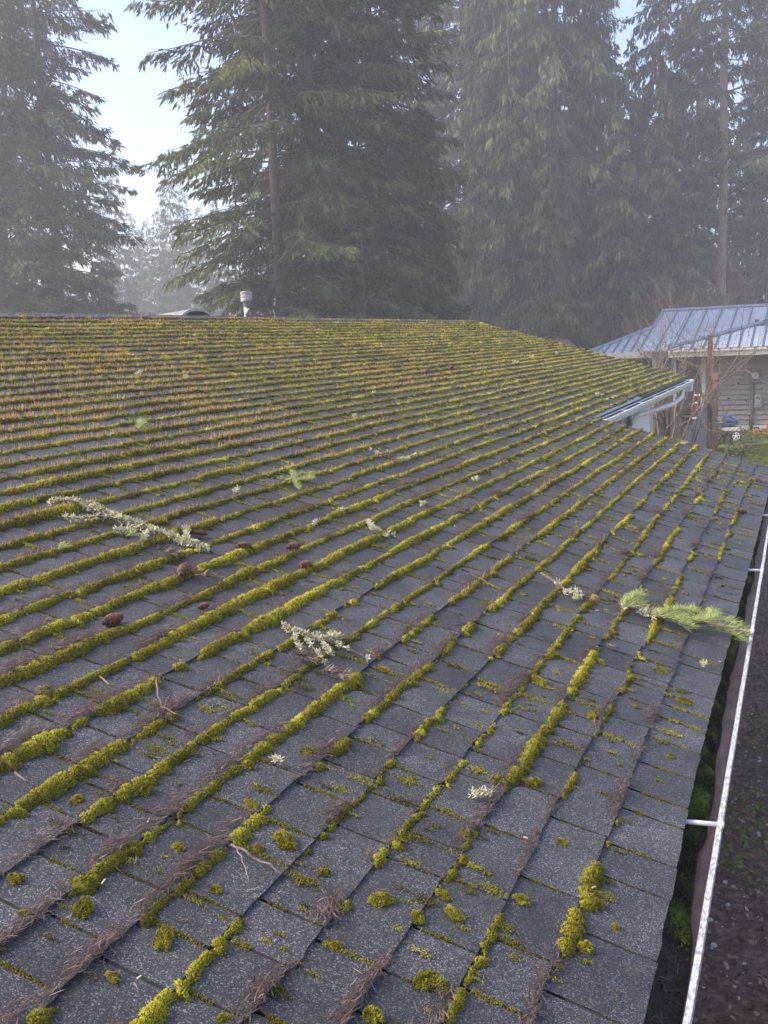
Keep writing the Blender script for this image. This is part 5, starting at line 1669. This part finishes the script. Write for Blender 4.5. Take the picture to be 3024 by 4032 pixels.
# small roof peak beyond the far slope
pk = atY(2215, 1338, 27.0)
e = empty('shed', (pk[0], 28.0, 0.9), 'small shed roof with an orange gable board behind the far roof edge', 'shed')
zz = pk[2]
mb = MB(); mb.slab([(pk[0] - .55, 27, zz), (pk[0], 27, zz + .02), (pk[0], 27.6, zz + .02), (pk[0] - .55, 27.6, zz)], .05)
mb.slab([(pk[0], 27, zz + .02), (pk[0] + .30, 27, zz - .26), (pk[0] + .30, 27.6, zz - .26), (pk[0], 27.6, zz + .02)], .05); mb.build('roof', M['old_wood'], e)
mb = MB(); mb.box((pk[0] - .22, 26.99, zz - .10), (.40, .03, .11)); mb.build('gable_board', noisemat('orange_board', [(.3, (.42, .12, .045)), (.7, (.55, .20, .08))], scale=6, rough=.7), e)
mb = MB(); mb.box((pk[0] - .1, 27.3, (zz - .3 + .8) / 2), (.7, .5, zz - .3 - .7)); mb.build('wall', M['old_wood'], e)

# ------------------------------------------------------------------ fallen things on the roof
def on_roof(x, y, N=.02):
    u, v = roof_uv(x, y, N)
    return RP(u, v, N)

def lichen_tufts(P, size, n_each, parent, name='lichen'):
    """crusty antler lichen: short branching blades round each point"""
    vs, ts = [], []
    for p in P:
        n = n_each
        d = rs.normal(0, 1, (n, 3)) + UPN * .5; d /= np.linalg.norm(d, axis=1)[:, None]
        L = size * (.5 + 1.0 * rs.rand(n))
        s_ = np.cross(d, rs.normal(0, 1, (n, 3))); s_ /= np.linalg.norm(s_, axis=1)[:, None]
        b0 = p + rs.normal(0, size * .22, (n, 3))
        w_ = L * .17
        q = np.stack([b0 - s_ * w_[:, None] * .35, b0 + s_ * w_[:, None] * .35, b0 + d * L[:, None] * .7 + s_ * w_[:, None] * .8, b0 + d * L[:, None] + s_ * w_[:, None] * .1, b0 + d * L[:, None] * .75 - s_ * w_[:, None] * .7], 1)
        vs.append(q); ts.append(np.repeat(np.clip(.55 + .45 * (rs.rand(n) - .5) * 2, 0, 1)[:, None], 5, 1))
    q = np.concatenate(vs); n = len(q); b = np.arange(n)[:, None] * 5
    F = np.concatenate([b + np.array([[0, 1, 2]]), b + np.array([[0, 2, 4]]), b + np.array([[2, 3, 4]])])
    o = link(name, npmesh(name, q.reshape(-1, 3), F, np.concatenate(ts).ravel()), M['lichen'], parent)
    if parent is not None: o['kind'] = 'stuff'
    return o

def twig(pix, r, label, cat='twig', name='twig', lich=0.0, lsize=.014, side=(), N=.022, mat=None, dens=5):
    pts = [on_roof(x, y, N + .006 * (i % 2)) for i, (x, y) in enumerate(pix)]
    e = empty(name, tuple(pts[0]), label, cat)
    fine = []
    for a, b in zip(pts[:-1], pts[1:]):
        for f in np.linspace(0, 1, 4)[:-1]: fine.append(a * (1 - f) + b * f + rs.normal(0, r * .5, 3))
    fine.append(pts[-1])
    mb = MB(); mb.tube(fine, list(np.linspace(r, r * .5, len(fine))), 6); mb.build('stem', mat or M['twig'], e)
    P = []
    for s_ in side:
        sp = [on_roof(x, y, N + .012 * rs.rand()) for x, y in s_]
        mb = MB(); mb.tube(sp, list(np.linspace(r * .6, r * .25, len(sp))), 5); mb.build('side_twig', mat or M['twig'], e)
        if lich:
            for a, b in zip(sp[:-1], sp[1:]):
                for _ in range(int(dens * .6)): f = rs.rand(); P.append(a * (1 - f) + b * f)
    if lich:
        for a, b in zip(fine[:-1], fine[1:]):
            for _ in range(dens):
                if rs.rand() < lich: f = rs.rand(); P.append(a * (1 - f) + b * f)
        lichen_tufts(P, lsize, 24, e)
    return e, fine

twig([(199, 1986), (300, 1990), (420, 2030), (530, 2070), (640, 2105), (730, 2135), (816, 2168)], .009, 'long dead branch crusted with pale lichen lying across the left moss rows', 'branch', 'lichen_branch', lich=1.0, lsize=.017, dens=7,
     side=[[(420, 2030), (350, 1990), (270, 1976)], [(470, 2050), (380, 2042), (300, 2050), (215, 2040)], [(560, 2080), (480, 2095), (440, 2092)], [(730, 2135), (735, 2095), (725, 2080)], [(600, 2095), (566, 2110), (560, 2160)]])
twig([(1113, 2466), (1180, 2490), (1240, 2515), (1300, 2520), (1340, 2505)], .0055, 'short forked twig covered in cream lichen near the middle of the roof', 'twig', 'lichen_twig', lich=.75, lsize=.012, dens=6,
     side=[[(1160, 2485), (1165, 2530), (1195, 2560)], [(1260, 2515), (1290, 2560), (1312, 2585)], [(1220, 2505), (1280, 2498), (1330, 2500)], [(1200, 2515), (1260, 2580), (1290, 2630)], [(1240, 2515), (1340, 2540), (1451, 2596)]])
twig([(1450, 2052), (1465, 2078), (1490, 2090)], .004, 'tiny lichen twig standing between moss rows right of the middle', lich=.8, lsize=.014)
twig([(915, 3322), (970, 3352), (1010, 3385), (1060, 3405), (1110, 3438)], .0035, 'thin bare twig lying across the lower left shingles', mat=M['cane'])
twig([(932, 3335), (958, 3390), (980, 3468)], .0022, 'short curved twig pointing down from the thin bare twig', mat=M['cane'])
twig([(617, 2676), (622, 2735), (640, 2780), (690, 2812), (769, 2830)], .0028, 'bent bare twig below the large left moss clumps', mat=M['cane'])
twig([(395, 2660), (430, 2695), (480, 2700), (560, 2680)], .0025, 'bare twig reaching out of a small moss clump at the left', mat=M['cane'])
twig([(60, 3042), (95, 3065), (130, 3088)], .0025, 'short dark twig at the lower left photo edge', mat=M['cane'])
twig([(1540, 1780), (1500, 1795), (1470, 1775), (1450, 1770)], .0045, 'dead twig with red brown needles on the middle moss rows', lich=.25)
twig([(1650, 1785), (1600, 1810), (1560, 1815)], .004, 'pale twig right of the red brown dead needles', lich=.3)
twig([(1800, 2270), (1850, 2262), (1900, 2285), (1945, 2310)], .003, 'slender dead twig left of the moss row by the green branch', mat=M['cane'])

# the broken fir branch near the eave
pix = [(2135, 2258), (2200, 2305), (2270, 2345), (2350, 2362), (2450, 2385), (2530, 2408), (2640, 2425), (2760, 2440), (2860, 2465), (2955, 2490)]
e, fine = twig(pix[:6], .0075, 'broken fir branch with a green needled end reaching over the gutter', 'branch', 'fir_branch', lich=.0)
lichen_tufts([on_roof(x + rs.normal() * 9, y + rs.normal() * 6, .03) for x, y in [(2190, 2300)] * 3 + [(2240, 2335)] * 5 + [(2275, 2350)] * 8 + [(2262, 2330)] * 4 + [(2460, 2385)] * 6 + [(2540, 2405)] * 10 + [(2570, 2420)] * 6], .016, 16, e)
st = [on_roof(x, y, .03 + .012 * min(i, 3)) for i, (x, y) in enumerate(pix[5:])]
mb = MB(); mb.tube(st, list(np.linspace(.006, .0045, len(st))), 7); mb.build('stem', M['cane'], e)
NV, NT_ = [], []
def spray(pts, L=.042, n=None):
    pts = np.array(pts)
    seg = np.linalg.norm(pts[1:] - pts[:-1], axis=1); tot = seg.sum()
    n = n or int(tot * 1050)
    f = np.sort(rs.rand(n)) * (len(pts) - 1); i = np.minimum(f.astype(int), len(pts) - 2); f = f - i
    P = pts[i] * (1 - f)[:, None] + pts[i + 1] * f[:, None]
    ax = pts[i + 1] - pts[i]; ax /= np.linalg.norm(ax, axis=1)[:, None]
    sd = np.cross(ax, UPN); sd /= np.linalg.norm(sd, axis=1)[:, None]
    a = rs.normal(0, .75, n) + np.where(rs.rand(n) < .5, 0, math.pi)
    d = sd * np.cos(a)[:, None] + UPN * (np.abs(np.sin(a)) * .7)[:, None] + ax * (.45 + .35 * rs.rand(n))[:, None]
    d /= np.linalg.norm(d, axis=1)[:, None]
    Ln = L * (.7 + .5 * rs.rand(n))
    s_ = np.cross(d, rs.normal(0, 1, (n, 3))); s_ /= np.linalg.norm(s_, axis=1)[:, None]
    w_ = .0011 + .0004 * rs.rand(n)
    q = np.stack([P - s_ * w_[:, None], P + s_ * w_[:, None], P + d * Ln[:, None] + s_ * w_[:, None] * .4, P + d * Ln[:, None] - s_ * w_[:, None] * .4], 1)
    NV.append(q); NT_.append(np.repeat(np.clip(.5 + .5 * (rs.rand(n) - .5) * 1.6 , 0, 1)[:, None], 4, 1))
def flush(parent, name='needles'):
    q = np.concatenate(NV); n = len(q); b = np.arange(n)[:, None] * 4
    o = link(name, npmesh(name, q.reshape(-1, 3), np.concatenate([b + np.array([[0, 1, 2]]), b + np.array([[0, 2, 3]])]), np.concatenate(NT_).ravel()), M['green_needle'], parent)
    o['kind'] = 'stuff'
    NV.clear(); NT_.clear()
def pr(l, N=.04): return [on_roof(x, y, N + .012 * math.sin(i * 1.3)) for i, (x, y) in enumerate(l)]
sprays = [[(2455, 2385), (2480, 2365), (2500, 2345), (2530, 2338)], [(2450, 2385), (2490, 2380), (2530, 2378)], [(2550, 2410), (2620, 2412), (2700, 2405), (2740, 2398)], [(2560, 2415), (2640, 2432), (2680, 2455), (2710, 2475)],
          [(2640, 2425), (2700, 2432), (2790, 2440), (2830, 2420)], [(2600, 2420), (2650, 2405), (2690, 2395)], [(2700, 2432), (2780, 2450), (2860, 2480), (2930, 2515)], [(2780, 2440), (2840, 2430), (2900, 2450), (2935, 2475)],
          [(2660, 2425), (2700, 2450), (2720, 2470)], [(2820, 2455), (2880, 2490), (2920, 2520)], [(2760, 2440), (2800, 2415), (2815, 2405)], [(2600, 2425), (2650, 2440), (2700, 2462)], [(2850, 2465), (2900, 2470), (2940, 2500)]]
mb = MB()
for i, l in enumerate(sprays):
    p = pr(l, .030 + .022 * rs.rand()); mb.tube(p, list(np.linspace(.0028, .0012, len(p))), 4); spray(p)
mb.build('side_twig', M['cane'], e)
flush(e)
# small green sprigs
def sprig(lines, label, L=.022):
    e = empty('fir_sprig', tuple(on_roof(*lines[0][0])), label, 'fir sprig')
    mb = MB()
    for l in lines:
        p = pr(l, .034); mb.tube(p, list(np.linspace(.003, .0015, len(p))), 4); spray(p, L)
    mb.build('stem', M['cane'], e); flush(e)
sprig([[(1180, 1930), (1160, 1890), (1150, 1860)], [(1150, 1870), (1190, 1868), (1240, 1862)], [(1155, 1890), (1200, 1892), (1235, 1882)], [(1150, 1880), (1120, 1890), (1100, 1888)]], 'grey green fir sprig standing on a moss row near the middle', .026)
sprig([[(495, 2118), (512, 2112), (528, 2108)], [(512, 2118), (514, 2100)]], 'small bright green needle tuft below the lichen branch', .030)
sprig([[(225, 2172), (245, 2160), (262, 2152)]], 'pale green needle tuft lying on a moss row at the left', .030)
sprig([[(548, 1690), (556, 1672), (560, 1655)], [(552, 1680), (566, 1668)]], 'whitish needle tuft upright on the upper left moss row', .034)

# brown dead needle bunches still on their twig
def dead_bunch(x, y, dx, dy, label):
    nd_v.clear(); nd_t.clear()
    e = empty('dead_sprig', tuple(on_roof(x, y)), label, 'dead sprig')
    p = pr([(x, y), (x + dx * .5, y + dy * .5), (x + dx, y + dy)], .030)
    mb = MB(); mb.tube(p, [.003, .0025, .0015], 4); mb.build('stem', M['twig'], e)
    spray(p, .036, 130)
    q = np.concatenate(NV); n = len(q); b = np.arange(n)[:, None] * 4
    o = link('needles', npmesh('needles', q.reshape(-1, 3), np.concatenate([b + np.array([[0, 1, 2]]), b + np.array([[0, 2, 3]])]), np.clip(np.concatenate(NT_).ravel() + .2, 0, 1)), M['needle'], e)
    o['kind'] = 'stuff'
    NV.clear(); NT_.clear()
dead_bunch(620, 2165, 75, 25, 'red brown dead needle bunch under the lower end of the lichen branch')
dead_bunch(1490, 1790, 70, 25, 'red brown dead needle bunch beside the pale twig on the middle rows')
dead_bunch(770, 2265, 80, 10, 'flat brown dead needle bunch right of the upright cone')
dead_bunch(1150, 2570, 90, 30, 'brown dead needle bunch under the cream lichen twig')
dead_bunch(1270, 2640, 90, 25, 'pinkish dead needle bunch on the shingle below the lichen twig')
dead_bunch(2110, 1870, 60, 10, 'brown dead needle bunch near the right end of a thin moss row')

# fir cones
def cone_mesh(L=.085, R=.018, seed=0):
    rr = np.random.RandomState(seed)
    vs, fs, ts = [], [], []
    mb = MB(); mb.lathe((0, 0, 0), [(.2 * R, 0), (.75 * R, .1 * L), (.8 * R, .4 * L), (.6 * R, .75 * L), (.15 * R, L)], 8, axis=(1, 0, 0), tone=.1)
    for i in range(13):
        f = i / 12
        r = R * (math.sin(math.pi * (.14 + .80 * f)) ** .7)
        for j in range(8):
            t = 2 * math.pi * (j + .5 * (i % 2)) / 8
            c = np.array([L * f, math.cos(t) * r * .55, math.sin(t) * r * .55]); o = np.array([0, math.cos(t), math.sin(t)]); s_ = np.array([0, -math.sin(t), math.cos(t)])
            w_ = r * .45
            mb.add([c - s_ * w_ * .6, c + s_ * w_ * .6, c + s_ * w_ + o * r * .42 + (L * .055, 0, 0), c - s_ * w_ + o * r * .42 + (L * .055, 0, 0), c + o * r * .55 + (L * .09, 0, 0)], [(0, 1, 2, 3), (3, 2, 4)], .45 + .5 * rr.rand())
    me = bpy.data.meshes.new('fir_cone'); me.from_pydata(mb.v, [], mb.f)
    a = me.attributes.new('tone', 'FLOAT', 'POINT'); a.data.foreach_set('value', np.array(mb.t, dtype=np.float32))
    me.materials.append(M['cone'])
    return me
cones = [cone_mesh(.085, .019, 1), cone_mesh(.07, .017, 2)]
for i, (x0_, y0_, x1_, y1_, lb) in enumerate(((405, 2452, 478, 2428, 'dark fir cone lying behind the big left moss roll'), (928, 2156, 992, 2150, 'slim fir cone lying on the shingles right of the lichen branch'), (712, 2268, 735, 2232, 'fir cone standing upright against a moss row at the left'),
                                            (782, 2392, 824, 2380, 'weathered fir cone on the shingle below the upright cone'), (1130, 2158, 1177, 2150, 'reddish plump cone beside a moss row left of the middle'), (1180, 2232, 1228, 2218, 'red brown fir cone on the shingle left of the middle, below the plump cone'),
                                            (760, 2098, 795, 2104, 'brown cone touching the tip of the lichen branch'), (2900, 2008, 2945, 2016, 'red brown cone lying near the eave at the right'), (1680, 1460, 1700, 1448, 'tiny dark cone on the far upper roof'), (1775, 1446, 1800, 1438, 'small dark cone on the far upper roof, right of the tiny one'))):
    a, b = on_roof(x0_, y0_, .026), on_roof(x1_, y1_, .026)
    d = Vector(b - a); L = d.length
    o = link('fir_cone', cones[i % 2]); o.location = a
    o.rotation_euler = d.to_track_quat('X', 'Z').to_euler()
    s_ = min(1.3, max(.7, L / .085)); o.scale = (s_, s_, s_)
    tag(o, lb, 'fir cone', 'fir cones on the roof')

# scattered pale lichen scraps
LS = [(545, 1465, 'whitish lichen scrap on an upper left moss row'), (1235, 2060, 'cream lichen scrap on a moss row near the middle'), (1665, 1985, 'pale lichen scrap on the row at the centre of the roof'), (1525, 2105, 'feathery cream lichen scrap by the tiny lichen twig'), (1395, 1640, 'pale scrap of lichen and twig on a middle row'),
      (2350, 1552, 'yellowish lichen scrap near the far gutter'), (2410, 1566, 'pale lichen scrap nearest the white far gutter'), (2030, 1425, 'tiny cream lichen scrap on the far roof, left one'), (2095, 1404, 'tiny cream lichen scrap on the far roof, middle one'), (2190, 1390, 'tiny cream lichen scrap on the far roof, right one'),
      (1925, 3120, 'straw coloured lichen tangle among the lower right needles'), (1865, 3125, 'small cream lichen flake left of the straw tangle'), (2770, 2612, 'cream lichen scrap near the eave below the fir branch'), (2690, 1745, 'whitish lichen scrap at the near rake edge'), (1870, 1885, 'pale lichen scrap right of the middle, on bare shingle'),
      (930, 1935, 'white lichen scrap left of the middle sprig'), (1470, 1545, 'white upright lichen scrap on the upper middle rows'), (735, 1480, 'small whitish lichen scrap in the upper left'), (1345, 2010, 'greyish lichen scrap beside a row near the middle'), (1090, 2990, 'pale scrap among the needles in the lower left')]
for x, y, lb in LS:
    p = on_roof(x, y, .026)
    sz_ = .009 + .0008 * np.linalg.norm(p - CAMP)
    o = lichen_tufts([p + rs.normal(0, sz_ * .8, 3) * (1, 1, .3) for _ in range(5)], sz_, 18, None, 'lichen_scrap')
    tag(o, lb, 'lichen', 'lichen scraps on the roof')
# pale wood slivers
slivers = []
for x, y in ((2345, 2405), (2832, 2605), (2060, 3300), (1790, 2075), (2290, 2080), (2100, 2420), (400, 3480), (580, 3240), (540, 3850), (2330, 3500)):
    p = on_roof(x, y, .016); a = rs.rand() * 3
    d = np.cos(a) * SLP + np.sin(a) * np.array([0, 1, 0]); L = .009 + .008 * rs.rand()
    mb = MB(); s_ = np.cross(d, UPN)
    mb.hexa([p - s_ * .0013, p + d * L - s_ * .0011, p + d * L + s_ * .0011, p + s_ * .0013, p - s_ * .0013 + UPN * .003, p + d * L - s_ * .0011 + UPN * .003, p + d * L + s_ * .0011 + UPN * .003, p + s_ * .0013 + UPN * .003])
    slivers.append((x, y, mb.build('wood_sliver', M['cream'])))
place_labels(slivers, 'pale wood sliver loose on the %s, %s', 'wood sliver', 'pale slivers on the shingles')
# one dry leaf
p0 = on_roof(2390, 2540, .018)
leafm = MB()
L = .075
for i in range(6):
    pass
pts_c = [on_roof(2390 + 48 * f, 2538 + 16 * f, .018 + .012 * math.sin(3 * f)) for f in np.linspace(0, 1, 7)]
wds = [.001, .010, .015, .016, .013, .008, .001]
vs = []
for c_, w_ in zip(pts_c, wds):
    vs += [c_ + SLP * w_ * .8 - np.array([0, w_ * .5, 0]) + UPN * .004, c_, c_ - SLP * w_ * .8 + np.array([0, w_ * .5, 0]) + UPN * .004]
vs2 = [v_ - UPN * .0012 for v_ in vs]
fs = []
for i in range(6):
    for j in range(2):
        a = i * 3 + j
        fs.append((a, a + 3, a + 4, a + 1)); fs.append((a + 21, a + 22, a + 25, a + 24))
leafm.add(vs + vs2, fs)
tag(leafm.build('dry_leaf', noisemat('mauve_leaf', [(.3, (.14, .10, .095)), (.7, (.24, .18, .165))], scale=40, rough=.7)), 'greyish brown dry leaf lying flat on a shingle below the fir branch', 'leaf')

#PART3
# ------------------------------------------------------------------ haze: one closed box of thin fog round everything
mb = MB(); mb.box((0, 60, 18), (330, 260, 44))
hz = mb.build('haze', None)
mt = bpy.data.materials.new('haze'); mt.use_nodes = True
n = mt.node_tree.nodes; n.clear()
pv = n.new('ShaderNodeVolumePrincipled'); pv.inputs['Density'].default_value = HAZE_DENSITY; pv.inputs['Color'].default_value = (.98, .98, 1.0, 1); pv.inputs['Anisotropy'].default_value = .25
oo = n.new('ShaderNodeOutputMaterial'); mt.node_tree.links.new(pv.outputs[0], oo.inputs['Volume'])
hz.data.materials.append(mt)
tag(hz, kind='stuff')
